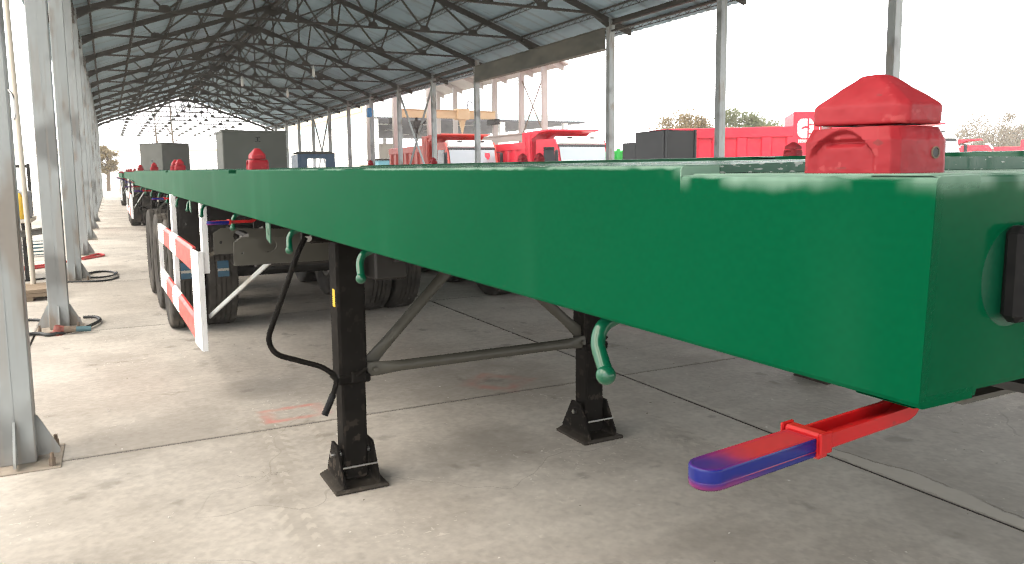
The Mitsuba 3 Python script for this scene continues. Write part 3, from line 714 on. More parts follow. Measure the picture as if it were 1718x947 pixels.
def handle_at(x, y):
    z = 1.284; hkey = pkey('lock_handle')
    # flat bar that comes from under the lock and swings out past the rail
    A, B = np.array([x-.03, y-.030]), np.array([x-.235, y-.060])
    if y < 1: A, B = np.array([.628, .452]), np.array([.352, .420])
    d = (B-A)/np.linalg.norm(B-A); n = np.array([-d[1], d[0]]); L = np.linalg.norm(B-A)
    def loc(V): V = np.asarray(V, float); return np.stack([A[0]+d[0]*V[:, 0]+n[0]*V[:, 1], A[1]+d[1]*V[:, 0]+n[1]*V[:, 1], V[:, 2]], 1)
    hw = .0125
    def sh(m): m = m.copy(); m.vertices = loc(m.vertices); return m
    # channel shaped bar: web with two lips, curling up into the lock at its root
    prof = [(-.016, z+.050), (-.010, z+.016), (.0, z+.004), (.014, z), (L*.52, z)]
    rings = []
    for s, zz in smooth_path([(s, 0, zz) for s, zz in prof], .015, 5)[:, [0, 2]]:
        rings.append([(s, -hw, zz+.006), (s, -hw, zz-.006), (s, hw, zz-.006), (s, hw, zz+.006), (s, hw-.003, zz+.006), (s, hw-.003, zz-.003), (s, -hw+.003, zz-.003), (s, -hw+.003, zz+.006)])
    bar_m = loft(rings); bar_m = sh(bar_m); bar_m.invert()
    parts.append((hkey+'__bar', ply(bar_m, 'red_enamel', smooth=35), True, False))
    band = sh(cat(cbox(L*.50, L*.545, -hw-.004, hw+.004, z-.0105, z+.0105, .002), cbox(L*.495, L*.55, -hw-.0065, -hw-.0035, z-.006, z+.0115, .001), cbox(L*.495, L*.55, hw+.0035, hw+.0065, z-.006, z+.0115, .001)))
    parts.append((hkey+'__band', ply(band, 'red_enamel'), True, False))
    # grip sleeve with a half round end and a parting line
    r = hw+.0015; P = []
    s0, s1 = L*.545, L-.004
    pts = [(s0, -r), (s0, r)]+[(s1-r*1.1+r*1.1*math.cos(a), r*math.sin(a)) for a in np.linspace(math.pi/2, -math.pi/2, 15)]
    rings = []
    for zz, k in ((-.0092, .86), (-.0078, .97), (-.0040, 1.0), (-.0036, .965), (-.0026, .965), (-.0022, 1.0), (.0052, 1.0), (.0068, .97), (.0076, .88), (.0070, .80), (.0066, .76)):
        cx = (s0+s1)/2; rings.append([(cx+(a-cx)*(1-(1-k)*.25), b*k, z+zz) for a, b in pts])
    m = loft(rings); F = list(m.faces); nn = len(pts)
    for b, fl in ((0, True), ((len(rings)-1)*nn, False)):
        for i in range(1, nn-1): F.append([b, b+i+1, b+i] if fl else [b, b+i, b+i+1])
    m = trimesh.Trimesh(m.vertices, F, process=False)
    zz = m.vertices[:, 2]; uv = np.stack([1-(m.vertices[:, 0]-s0)/(s1-s0), (zz-z)/.02], 1)
    g = sh(m)
    if g.volume < 0: g.invert()
    parts.append((hkey+'__grip', ply(g, 'grip_plastic', smooth=True, uv=uv), True, False))
lock(.660, .520, 1.4945, True, True)
lock(.640, 3.62, ztop(3.62)+.001)
lock(.640, 7.12, ztop(7.12)+.001); lock(.640, 7.50, ztop(7.50)+.001, False)
lock(.640, 10.2, ztop(10.2)+.001)
lock(.640, 13.2, ztop(13.2)+.001)
# black plate with a brass screw and a dark disc painting in a round reflection on the nose
part('nose_socket', cat(cbox(.6525, .775, NOSE-.022, NOSE-.003, 1.3715, 1.4515, .006)), 'black_rubber')
part('nose_socket__screw', cat(moved(trimesh.creation.icosphere(subdivisions=2, radius=.0045), trans(.6795, NOSE-.0235, 1.4115)), cyl((.6795, NOSE-.0224, 1.4115), (.6795, NOSE-.0216, 1.4115), .0068, 20)), 'brass', smooth=40)
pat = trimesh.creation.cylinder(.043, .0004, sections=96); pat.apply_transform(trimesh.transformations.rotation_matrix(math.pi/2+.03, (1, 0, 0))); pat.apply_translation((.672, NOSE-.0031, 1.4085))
part('nose_socket__reflection_disc', pat, 'green_reflection', smooth=40)

def trailer(label, dx, dy, dz, near=False, group='green flatbed trailers under the shed', skip=()):
    t = thing('flatbed_trailer', label, 'trailer', group)
    for key, shp, deck, near_only in parts:
        if near_only and not near: continue
        if any(key.startswith(s) for s in skip): continue
        G = T().translate([dx, dy, dz if deck else 0.])
        if near: G = G.translate([TX0, NOSE, 0.]).rotate([0, 0, 1], math.degrees(YAWT)).translate([-TX0, -NOSE, 0.])
        if deck: G = G.translate([0, NOSE, ZB]).rotate([1, 0, 0], math.degrees(PITCHT)).translate([0, -NOSE, -ZB])
        d = dict(shp); d['to_world'] = G
        scene[f'{t}__{key}'] = d
    for i, (x, y) in enumerate(wheels):
        w = f'{t}__wheel' if i == 0 else f'{t}__wheel_{i:03d}'
        flip = 0 if x in (.712, 2.588) else 180
        M = T().translate([dx, dy, 0.])
        if near: M = M.translate([TX0, NOSE, 0.]).rotate([0, 0, 1], math.degrees(YAWT)).translate([-TX0, -NOSE, 0.])
        M = M.translate([x, y, RT]).rotate([0, 0, 1], flip).rotate([1, 0, 0], (i*37) % 90)
        scene[w+'__tyre'] = {**pl_tyre, 'to_world': M}; scene[w+'__rim'] = {**pl_rim, 'to_world': M}
    return t
trailer('nearest green flatbed trailer, its corner filling the right side of the picture', 0, 0, 0, True)
trailer('green flatbed trailer directly behind the nearest one in the left lane', -.05, 18.0, .07)
trailer('farthest green flatbed trailer at the end of the left lane', -.05, 36.0, .10)
trailer('green flatbed trailer with red twist locks parked close alongside the nearest one', 3.46, .25, .062)
trailer('green flatbed trailer farther back in the lane just right of the nearest one', 3.46, 18.3, .06)


# ================================================================== grit swept over the floor
R = np.random.default_rng(41); ms = []
for i in range(260):
    x, y = R.uniform(-.3, 5.5), R.uniform(1.6, 9.5)
    r = R.uniform(.0025, .0075); m = trimesh.creation.icosphere(subdivisions=0, radius=r); m.vertices *= np.array([1, R.uniform(.6, 1.4), R.uniform(.3, .6)]); m.vertices += R.normal(0, r*.15, m.vertices.shape); m.apply_translation((x, y, r*.25)); ms.append(m)
mat('grit_stone', pri(mikit.proc(lambda p, n, uv: mix((.22, .20, .17), (.62, .60, .56), smoothstep(.25, .5, noise(p.x*30, p.y*30, 0.)))), .8))
obj('grit', cat(ms), 'grit_stone'); tag('grit', 'small stone chips and grit scattered on the concrete', 'grit', kind='stuff')

# ================================================================== STEEL BOXES STANDING ON THE DECKS
def steel_box(name, label, cx, cy, w, l, h, z, rz_, m, extras):
    t = thing(name, label, 'metal box')
    M = trans(cx, cy, z) @ rotz(math.radians(rz_))
    obj('shell', moved(cbox(-w/2, w/2, -l/2, l/2, 0, h, .012), M), m, t)
    for n, mesh, mm in extras: obj(n, moved(mesh, M), mm, t)
    return t
steel_box('steel_box', 'large olive grey steel box behind the small red twist lock on the deck', 1.935, 12.36, .90, .72, .565, 1.566, 0, 'olive_box',
          [('latch', cat(box(.0, .075, -.372, -.360, .47, .478), box(.0, .075, -.372, -.360, .41, .418), box(.028, .044, -.370, -.3605, .41, .478)), 'black_plastic'),
           ('lid', cbox(-.457, .457, -.367, .367, .540, .569, .004), 'olive_box'),
           ('lifting_lug', box(-.33, -.29, -.1, -.08, .569, .59), 'olive_box')])
steel_box('steel_box', 'smaller olive grey steel box seen cornerwise at the far end of the left lane', 1.80, 30.0, 1.02, 1.35, .92, 1.67, 28, 'olive_box',
          [('key_hole', box(-.515, -.508, -.1, 0, .28, .36), 'black_plastic'), ('lid_rim', cbox(-.53, .53, -.695, .695, .90, .925, .005), 'olive_box')])
t = thing('stepped_metal_box', 'charcoal metal box with a lower step, left of the long red dump truck body', 'metal box')
bx, by, bz = 5.98, 7.60, 1.565
obj('shell', cbox(bx, bx+.435, by, by+.64, bz, bz+.41, .007), 'charcoal_box', t)
obj('step', cbox(bx+.004, bx+.41, by+.644, by+.93, bz, bz+.285, .007), 'charcoal_box', t)
for x0, x1 in ((bx-.005, bx+.015), (bx+.41, bx+.443)):
    obj('corner_frame', cbox(x0, x1, by-.012, by+.018, bz-.003, bz+.42, .003), 'charcoal_box', t)
obj('corner_frame', cbox(bx-.011, bx+.003, by+.05, by+.085, bz, bz+.414, .003), 'charcoal_box', t)
obj('cover_strip', cbox(bx, bx+.09, by+.02, by+.36, bz+.411, bz+.420, .002), 'red_enamel', t)

# ================================================================== TRUCKS
def rot_at(x, y, a): return trans(x, y, 0) @ rotz(a)
pl_cache = {}
def truck_wheel(par, M, x, y):
    w = put_m('wheel', None, None, par)
def dump_truck(label, x, y, heading, colour, cab_colour=None, emblem=False, group='dump trucks parked beyond the shed', fairing='truck_white', bed_end=-8.1):
    """heading: the direction the cab faces, degrees from +x. Local: cab front at x=0, body towards -x."""
    cab_colour = cab_colour or colour
    t = thing('dump_truck', label, 'dump truck', group)
    M = trans(x, y, 0) @ rotz(math.radians(heading))
    def o(n, mesh, m, par=t, smooth=False): return obj(n, moved(mesh, M), m, par, smooth)
    hw = 1.22
    # cab: profile in xz with raked windscreen, sides cut for windows
    prof = Polygon([(0, .75), (0, 1.72), (-.24, 2.62), (-.42, 2.84), (-1.95, 2.86), (-2.02, 1.0), (-1.75, .75)])
    win = Polygon([(-.28, 1.78), (-.42, 2.50), (-1.30, 2.52), (-1.34, 1.80)])
    sides = [prism(prof.difference(win), s*hw-.02, s*hw+.02, 'y') for s in (-1, 1)]
    inner = prism(Polygon([(-.03, .78), (-.03, 1.70), (-.27, 2.60), (-.44, 2.82), (-1.93, 2.84), (-2.0, 1.0), (-1.75, .78)]), -hw+.02, hw-.02, 'y')
    cab = o('cab', cat(sides, inner), cab_colour)
    for s in (-1, 1):
        o('side_window', prism(win.buffer(-.003), s*hw-.006, s*hw+.006, 'y'), 'dark_glass', cab)
        o('mirror', cat(cbox(-.02, .10, s*(hw+.16)-.065, s*(hw+.16)+.065, 1.64, 2.36, .03), cyl((-.2, s*hw, 2.40), (.04, s*(hw+.16), 2.36), .018, 8), cyl((-.1, s*hw, 1.68), (.04, s*(hw+.16), 1.70), .018, 8)), 'black_plastic', cab)
        o('door_handle', cbox(-1.25, -1.08, s*(hw+.025)-.012, s*(hw+.025)+.012, 1.60, 1.64, .004), 'grey_plastic', cab)
        o('headlight', cbox(-.02, .03, s*.92-.17, s*.92+.17, .92, 1.10, .01), 'windscreen', cab)
    V = [(xx, yy, zz) for yy in (-hw+.10, hw-.10) for xx, zz in ((.022-.245*(z_-1.72)/.9, z_) for z_ in (1.74, 2.50))]
    q = [(.012-.2667*(z_-1.72), yy, z_) for z_ in (1.74, 2.50) for yy in (-hw+.10, hw-.10)]
    ws = hull([(p[0]+d, p[1], p[2]) for p in q for d in (0, .016)])
    o('windscreen', ws, 'windscreen', cab)
    o('windscreen_band', hull([(.02-.2667*(z_-1.72)+d, yy, z_) for z_ in (2.50, 2.585) for yy in (-hw+.06, hw-.06) for d in (0, .014)]), 'black_plastic', cab)
    o('roof_fairing', hull([(-.235, -hw+.05, 2.60), (-.235, hw-.05, 2.60), (-.19, -hw+.10, 2.66), (-.19, hw-.10, 2.66), (-.34, -hw+.14, 2.93), (-.34, hw-.14, 2.93), (-.60, -hw+.16, 2.95), (-.60, hw-.16, 2.95), (-.60, -hw+.05, 2.83), (-.60, hw-.05, 2.83)]), fairing, cab)
    if colour == 'truck_orange': o('windscreen_badge', hull([(.03-.2667*(z_-1.72)+d, yy, z_) for yy, z_ in ((.62, 2.36), (.86, 2.36), (.88, 2.20), (.74, 2.02), (.60, 2.20)) for d in (0, .004)]), 'truck_red', cab)
    for yy in (-.55, .55): o('roof_marker', cbox(-.32, -.24, yy-.11, yy+.11, 2.87, 2.91, .006), 'black_plastic', cab)
    for yy in (-.5, .35): o('wiper', bar((.03, yy, 1.76), (-.02, yy+.62, 1.84), .02, .02), 'black_plastic', cab)
    o('bumper', cbox(-.1, .08, -hw, hw, .42, .80, .03), cab_colour)
    o('grille', cbox(-.01, .022, -.75, .75, 1.02, 1.5, .01), 'black_plastic', cab)
    # body: ribbed box with a headboard and a canopy that reaches over the cab
    L0, L1, zb, zt = bed_end, -2.35, 1.35, 2.78
    bed = o('body', cat(cbox(L0, L1, -hw-.02, hw+.02, zb, zb+.12, .01), box(L0, L1, -hw-.02, -hw+.03, zb+.12, zt-.32), box(L0, L1, hw-.03, hw+.02, zb+.12, zt-.32),
                        cbox(L0, L1, -hw-.10, -hw+.03, zt-.32, zt, .02), cbox(L0, L1, hw-.03, hw+.10, zt-.32, zt, .02),
                        cbox(L0, L1, -hw-.10, -hw-.015, zb-.02, zb+.18, .01), cbox(L0, L1, hw+.015, hw+.10, zb-.02, zb+.18, .01), cbox(L0, L0+.06, -hw, hw, zb, zt-.1, .01)), colour)
    for s in (-1, 1):
        n = 7 if bed_end < -7 else 6
        for i in range(n):
            xx = L0+.25+(L1-L0-1.0)*i/(n-1)
            o('body_rib', hull([(xx-.17, s*(hw+.02), zb+.18), (xx+.17, s*(hw+.02), zb+.18), (xx-.13, s*(hw+.105), zb+.18), (xx+.13, s*(hw+.105), zb+.18), (xx-.17, s*(hw+.02), zt-.32), (xx+.17, s*(hw+.02), zt-.32), (xx-.13, s*(hw+.105), zt-.32), (xx+.13, s*(hw+.105), zt-.32)]), colour, bed)
    o('headboard', cat(cbox(L1-.72, L1, -hw-.11, hw+.11, zt-1.3, 3.20, .015), cbox(L1-.06, L1+.03, -hw-.02, hw+.02, zb, 3.2, .01)), colour)
    o('canopy', cat(hull([(L1, -hw-.10, 3.10), (L1, hw+.10, 3.10), (L1, -hw-.10, 3.22), (L1, hw+.10, 3.22), (L1+1.55, -hw, 3.20), (L1+1.55, hw, 3.20), (L1+1.55, -hw, 3.25), (L1+1.55, hw, 3.25)]),
                    *[hull([(L1, yy-.02, 2.85), (L1, yy+.02, 2.85), (L1, yy-.02, 3.12), (L1, yy+.02, 3.12), (L1+.75, yy-.02, 3.14), (L1+.75, yy+.02, 3.14)]) for yy in (-hw-.05, -.5, .5, hw+.05)]), colour)
    for s in (-1, 1):
        lad = [bar((L1+.06, s*(hw+.06), 1.3), (L1+.06, s*(hw+.06), 3.0), .035), bar((L1-.30, s*(hw+.16), 1.3), (L1-.30, s*(hw+.16), 3.0), .035)]
        for i in range(6): lad.append(bar((L1+.06, s*(hw+.06), 1.42+i*.28), (L1-.30, s*(hw+.16), 1.42+i*.28), .028))
        o('ladder', cat(lad), colour)
    o('chassis', cat(box(-8.0, -.2, -.45, -.30, .72, 1.02), box(-8.0, -.2, .30, .45, .72, 1.02), box(-2.0, -.3, -.9, .9, .6, .80)), 'dark_steel')
    for xx in (-1.0, -2.9, -5.4, -6.8):
        for s in (-1, 1):
            W = M @ trans(xx, s*1.02, RT) @ rotz(math.radians(90 if s < 0 else -90))
            w = numbered(f'{t}__wheel'); MM = mi.ScalarTransform4f(W.tolist())
            scene[w+'__tyre'] = {**pl_tyre, 'to_world': MM}; scene[w+'__rim'] = {**pl_rim, 'to_world': MM}
    if emblem:                                            # white badge with a red arch mark and a row of lettering
        s = emblem; ye = s*(hw+.113)
        def flat(P, d0, d1): return prism(P, min(ye+s*d0, ye+s*d1), max(ye+s*d0, ye+s*d1), 'y')
        cx, cz = L1-.37, 2.62
        badge = affinity.scale(Point(cx, cz+.09).buffer(.26, 24), .9, 1.12).intersection(sbox(cx-.2, cz-.18, cx+.2, cz+.34)).buffer(.03)
        k = o('badge', flat(badge, 0, .004), 'truck_white')
        arch = Point(cx, cz+.02).buffer(.13, 16).difference(Point(cx, cz-.005).buffer(.10, 16)).intersection(sbox(cx-.2, cz+.06, cx+.2, cz+.3))
        o('badge_mark', flat(arch, .004, .007), colour, k)
        for i in range(7):
            o('badge_letter', flat(sbox(cx-.20+i*.058, cz-.34, cx-.158+i*.058, cz-.25).difference(sbox(cx-.19+i*.058, cz-.31, cx-.168+i*.058, cz-.29)), 0, .004), 'truck_white', k)
    return t
dump_truck('orange red dump truck at the left of the row, behind the crossed braces', 14.75, 32.6, -90, 'truck_orange')
dump_truck('bright red dump truck second in the row, its mirror left of the tall thin column', 17.75, 28.0, -90, 'truck_red')
CR, CF = np.array([math.cos(math.radians(YAW)), -math.sin(math.radians(YAW))]), np.array([math.sin(math.radians(YAW)), math.cos(math.radians(YAW))])
def lat(l, d): v = CR*l+CF*d; return float(v[0]), float(v[1])
# the long one in three-quarter view: rear at lat 4.8, cab behind the big twist lock
h3 = math.degrees(math.atan2(*(lambda v: (v[1], v[0]))(CR*1.0-CF*.24)))
x3, y3 = lat(11.85, 24.6)
dump_truck('long red dump truck with a white badge on its headboard, right of the charcoal box', x3, y3, h3, 'truck_red', emblem=-1, bed_end=-7.0)
x4, y4 = lat(16.4, 30.5)
dump_truck('white cab dump truck just right of the big red twist lock', x4, y4, -100, 'truck_red', cab_colour='truck_white')
x5, y5 = lat(31.0, 50.5)
dump_truck('distant red dump truck with a white roof fairing in front of the hazy trees', x5, y5, -60, 'truck_red')
x6, y6 = lat(36.5, 51)
dump_truck('red dump truck cut off by the right edge of the picture', x6, y6, -60, 'truck_red')

# small dark blue truck in the shed, seen from behind over the decks
t = thing('cab_truck', 'small dark blue truck cab with a wide rear window behind the green decks', 'truck')
X0, X1, Y0 = 8.15, 9.95, 38.5
wall = sbox(X0, .9, X1, 2.46).difference(sbox(X0+.50, 1.72, X1-.50, 2.18).buffer(.05))
cab = obj('cab', cat(prism(wall, Y0, Y0+.06, 'y'), cbox(X0, X0+.06, Y0+.06, Y0+1.5, .9, 2.42, .01), cbox(X1-.06, X1, Y0+.06, Y0+1.5, .9, 2.42, .01), box(X0+.06, X1-.06, Y0+.06, Y0+1.5, .9, .96)), 'truck_blue', t)
obj('roof', hull([(X0-.05, Y0-.06, 2.46), (X1+.05, Y0-.06, 2.46), (X0+.25, Y0, 2.58), (X1-.25, Y0, 2.58), (X0-.05, Y0+1.5, 2.46), (X1+.05, Y0+1.5, 2.46), (X0+.25, Y0+1.4, 2.58), (X1-.25, Y0+1.4, 2.58)]), 'olive_box', t)
scene['bsdf_window_pane'] = {'type': 'thindielectric', 'int_ior': 1.5}
obj('rear_window', box(X0+.46, X1-.46, Y0+.028, Y0+.032, 1.68, 2.22), 'window_pane', t)
obj('pillar', cat(box(X0+.14, X0+.30, Y0-.03, Y0, 1.0, 2.40), box(X1-.30, X1-.14, Y0-.03, Y0, 1.0, 2.40)), 'truck_blue', t)
obj('load_bed', cat(cbox(X0-.1, X1+.1, Y0-3.3, Y0-.15, .85, .95, .01), cbox(X0-.1, X0-.05, Y0-3.3, Y0-.15, .95, 1.35, .01), cbox(X1+.05, X1+.1, Y0-3.3, Y0-.15, .95, 1.35, .01)), 'truck_blue', t)
for xx in (X0+.1, X1-.1):
    for yy in (Y0-2.2, Y0+.9):
        obj('wheel', moved(cat(trimesh.creation.cylinder(.40, .22, sections=24)), trans(xx, yy, .40) @ trimesh.transformations.rotation_matrix(math.pi/2, (0, 1, 0))), 'tyre_rubber', t)
# green hopper truck beyond the thin column
t = thing('green_machine', 'small bright green machine peeping out between the tall thin column and the charcoal box', 'machine')
gx, gy = lat(3.95, 30.0)
obj('cab', moved(cbox(-.28, .28, -.5, .5, 1.0, 2.25, .05), rot_at(gx, gy, -.4)), 'truck_green', t)
obj('mast', moved(cat(cbox(-.06, .06, -.62, -.52, .3, 2.30, .01), cbox(.22, .32, -.62, -.52, .3, 2.0, .01), cbox(-.5, .5, -.66, -.6, 1.70, 1.78, .01)), rot_at(gx, gy, -.4)), 'truck_green', t)
obj('hood', moved(cbox(-.6, .9, -.45, .45, .6, 1.62, .06), rot_at(gx+.35, gy+.2, -.4)), 'truck_green', t)
for s in (-.5, .7):
    obj('wheel', moved(trimesh.creation.cylinder(.38, .3, sections=24), rot_at(gx, gy, -.4) @ trans(s, -.4, .38) @ trimesh.transformations.rotation_matrix(math.pi/2, (1, 0, 0))), 'tyre_rubber', t)

# ================================================================== BUILDINGS BEYOND
# tall canopy with braced columns
t = thing('tall_canopy', 'tall grey canopy roof on slim braced columns behind the shed', 'canopy')
CX, EX = 20.7, 21.6; ceave = 6.95
czt = lambda x: ceave+(EX-x)*.40
cy0, cy1 = 35.6, 53.0
rf = obj('roof', hull([(x, y, czt(x)+d) for x in (EX, 13.4) for y in (cy0, cy1) for d in (0, .10)]), 'far_roof', t)
for y in np.arange(cy0+.4, cy1, 3.3): obj('rafter', hull([(x, y+dy, czt(x)-d) for x in (EX-.1, 13.6) for dy in (-.06, .06) for d in (.002, .28)]), 'far_roof', t)
for x in np.arange(14.2, EX, 1.5): obj('purlin', box(x-.04, x+.04, cy0, cy1, czt(x)-.09, czt(x)-.01), 'far_roof', t)
colys = (36.6, 39.2, 42.6, 48.6, 51.6)
for y in colys: obj('column', cbox(CX-.14, CX+.14, y-.11, y+.11, -.02, czt(CX)-.25, .01), 'far_roof', t)
for y in (35.95, 41.1, 45.9): obj('column', cbox(13.85, 14.15, y-.12, y+.12, -.02, czt(14)-.25, .01), 'far_roof', t)
for a, b in ((colys[0], colys[1]),):
    for p, q in ((a, b), (b, a)): obj('cross_brace', bar((CX, p, 6.6), (CX, q, 3.4), .045), 'rusty_steel', t)
obj('rail_beam', cat(box(CX-.35, CX-.15, cy0+.9, cy1-1, 3.55, 3.62), box(CX-.35, CX-.15, cy0+.9, cy1-1, 3.2, 3.25), box(CX-.27, CX-.23, cy0+.9, cy1-1, 3.25, 3.55)), 'far_roof', t)
obj('floodlight', cat(cbox(CX-.55, CX-.25, colys[1]-.3, colys[1]-.1, 2.1, 2.35, .03), bar((CX-.3, colys[1]-.1, 2.3), (CX, colys[1], 2.6), .05)), 'dark_steel', t)
# travelling crane girder
t = thing('travelling_crane', 'yellow travelling crane girder with a hook trolley under the tall canopy', 'crane')
GY = 42.3
obj('girder', cat(cbox(14.3, CX-.2, GY-.18, GY-.02, 4.60, 5.0, .01), box(14.3, CX-.2, GY-.28, GY+.08, 5.0, 5.03), box(14.3, CX-.2, GY-.28, GY+.08, 4.57, 4.60)), 'crane_yellow', t)
obj('end_carriage', cbox(CX-.45, CX-.16, GY-.7, GY+.5, 4.25, 4.56, .02), 'dark_steel', t)
obj('end_carriage', cbox(14.16, 14.42, GY-.7, GY+.5, 4.25, 4.56, .02), 'dark_steel', t)
tr = obj('trolley', cat(cbox(18.0, 18.75, GY-.45, GY+.25, 4.50, 5.12, .03), hull([(18.2, GY-.3, 4.5), (18.55, GY-.3, 4.5), (18.2, GY, 4.5), (18.55, GY, 4.5), (18.36, GY-.15, 3.65), (18.40, GY-.15, 3.65)])), 'crane_yellow', t)
obj('hook', sweep(smooth_path([(18.38, GY-.15, 3.7), (18.38, GY-.15, 3.5), (18.48, GY-.15, 3.42), (18.40, GY-.15, 3.32), (18.28, GY-.15, 3.38)], .06), .025, 8), 'dark_steel', tr)
obj('cable_loop', sweep(smooth_path([(18.75, GY-.1, 5.0), (18.75, GY-.1, 5.55), (18.95, GY-.1, 5.62), (19.1, GY-.1, 5.4), (19.1, GY-.1, 5.0)], .18), .025, 8), 'black_hose', tr)
obj('bracket', cat(bar((15.6, GY-.1, 4.6), (15.6, GY-.1, 3.4), .12), bar((15.6, GY-.1, 3.9), (16.4, GY-.1, 4.6), .08), cbox(15.35, 15.85, GY-.4, GY+.2, 3.95, 4.4, .03)), 'dark_steel', t)
# white hall with an open bay
t = thing('white_hall', 'long white hall with pale teal roof edge and a dark open bay', 'building')
HX, HY0, HY1 = 25.0, 82.0, 132.0
wl = obj('wall', box(HX, HX+.4, HY0, HY1, -.02, 7.6), 'far_white', t)
obj('wall', box(HX+.4, HX+1.0, HY0, HY0+.3, -.02, 7.5), 'far_white', t)
obj('roof_edge', box(HX-.25, HX-.003, HY0, HY1, 6.95, 7.75), 'teal_trim', t)
obj('roof_edge', box(HX-.25, HX+27, HY0-.3, HY0-.003, 7.45, 8.15), 'teal_trim', t)
obj('roof_trim', box(HX-.32, HX-.25, HY0+2, HY1, 8.1, 8.9), 'cream_trim', t)
obj('parapet', box(HX-.2, HX+.2, HY0+2, HY1, 7.752, 8.85), 'cream_trim', t)
obj('roof', box(HX+.401, HX+27, HY0, HY1-4, 7.25, 7.44), 'dark_soffit', t)
for x in (HX+8.0, HX+16, HX+24.5): obj('post', cbox(x-.3, x+.3, HY0+.3, HY0+.9, -.02, 7.24, .02), 'far_white', t)
for x in (HX+2.5, HX+9, HX+16, HX+24): obj('post', cbox(x-.25, x+.25, HY1-6, HY1-5.5, -.02, 7.24, .02), 'far_white', t)
for i in range(3):
    for j in range(3): obj('skylight', box(HX+3+i*5.5, HX+5+i*5.5, HY0+8+j*12, HY0+9+j*12, 7.225, 7.248), 'far_white', t)
obj('downpipe', cyl((HX-.1, HY0+.2, 0), (HX-.1, HY0+.2, 7), .08, 10), 'grey_plastic', t)
single('cream_container', cbox(HX+5.2, HX+8.0, 96, 99, -.02, 5.2, .03), 'beige_paint', 'tall beige container standing under the open bay of the white hall', 'container')
t = thing('blue_skip', 'pale blue open skip between the columns, left of the orange red dump truck', 'skip')
obj('tub', cat(hull([(17.2, 54, .3), (18.4, 54, .3), (17.2, 56, .3), (18.4, 56, .3), (17.0, 53.8, 2.45), (18.6, 53.8, 2.45), (17.0, 56.2, 2.45), (18.6, 56.2, 2.45)])), 'pale_blue', t)
obj('rim', cat(box(16.92, 18.68, 53.7, 53.82, 2.38, 2.5), box(16.92, 18.68, 56.18, 56.3, 2.38, 2.5), box(16.9, 17.02, 53.82, 56.18, 2.38, 2.5), box(18.58, 18.7, 53.82, 56.18, 2.38, 2.5)), 'dark_steel', t)
obj('skid', box(17.3, 17.5, 54, 56, -.02, .32), 'dark_steel', t)
obj('skid', box(18.1, 18.3, 54, 56, -.02, .32), 'dark_steel', t)
# pale works building that closes the view at the far left
t = thing('works_building', 'low pale works building closing the view at the far end of the shed', 'building')
obj('wall', box(-30, 24, 150, 151, -.02, 6.0), 'far_white', t)
obj('roof_edge', box(-30.2, 24.2, 149.8, 149.99, 5.7, 6.1), 'cream_trim', t)
t = thing('works_wall', 'long pale boundary wall beyond the parked trucks on the right', 'wall')
obj('wall', moved(box(-40, 60, 0, .3, -.02, 2.2), rot_at(*lat(20, 75), math.radians(-YAW))), 'far_white', t)
obj('coping', moved(box(-40, 60, -.05, .35, 2.2, 2.3), rot_at(*lat(20, 75), math.radians(-YAW))), 'beige_paint', t)

# ================================================================== TREES
def tree(label, x, y, h, r, leafm, n, seed, z0=None, group=None, sq=.85):
    R = np.random.default_rng(seed); t = thing('tree', label, 'tree', group)
    th = h-r*1.25*sq
    ms = [sweep([(x, y, -.02), (x+.05, y, th*.5), (x+.1, y+.05, th), (x+.1, y, h-r*.6)], [.20, .17, .13, .05], 9)]
    limbs = []
    for i in range(11):
        a = R.uniform(0, 6.28); e = R.uniform(.3, 1.1); L = r*R.uniform(.6, .95); b = np.array([x+.08, y, th*R.uniform(.75, 1.1)])
        tip = b+L*np.array([math.cos(a)*math.cos(e), math.sin(a)*math.cos(e), math.sin(e)]); mid = (b+tip)/2+R.normal(0, .12, 3)
        limbs.append(tip); ms.append(sweep([b, mid, tip], [.07, .05, .018], 6))
    obj('trunk', cat(ms), 'bark', t, smooth=40)
    # crown: leaf faces gathered in clumps of uneven size
    nc = 44; C = []
    while len(C) < nc:
        p = R.normal(0, 1, 3); p /= np.linalg.norm(p); k = R.uniform(.25, 1)**.5
        c = np.array([x, y, h-r*sq])+p*k*np.array([r, r, r*sq])*R.uniform(.72, 1.05)
        if c[2] > th*.6: C.append((c, r*R.uniform(.16, .33)))
    per = n//nc; V = []; F = []
    for c, cr in C:
        P = c+R.normal(0, .5, (per, 3))*cr*np.array([1, 1, .8])
        s = R.uniform(.07, .15, per)
        for p, ss in zip(P, s):
            a = R.normal(0, 1, 3); a /= np.linalg.norm(a); b = np.cross(a, R.normal(0, 1, 3)); b /= np.linalg.norm(b); i = len(V)
            V += [p-a*ss, p+b*ss*.55, p+a*ss, p-b*ss*.55]; F += [[i, i+1, i+2], [i, i+2, i+3]]
    obj('crown', trimesh.Trimesh(np.array(V), F, process=False), leafm, t)
tree('tan brown leafed tree above the charcoal box', *lat(13.4, 61), 6.1, 2.9, 'leaf_tan', 11000, 1, group='trees beyond the yard')
tree('grey green rounded tree right of the thin column, above the red truck body', *lat(18.2, 61), 6.3, 3.1, 'leaf_green', 12000, 2, group='trees beyond the yard')
tree('broad dry hazy tree to the right of the big red twist lock', *lat(56.0, 92), 8.0, 4.8, 'leaf_dry', 13000, 3, group='trees beyond the yard')
tree('dry hazy tree cut by the right edge of the picture', *lat(61.8, 93), 6.6, 2.9, 'leaf_dry', 8000, 4, group='trees beyond the yard')
tree('rounded bush-like tree beyond the far end of the left column row', -.05, 88, 4.6, 1.2, 'leaf_tan', 4500, 5, group='trees beyond the yard', sq=1.3)
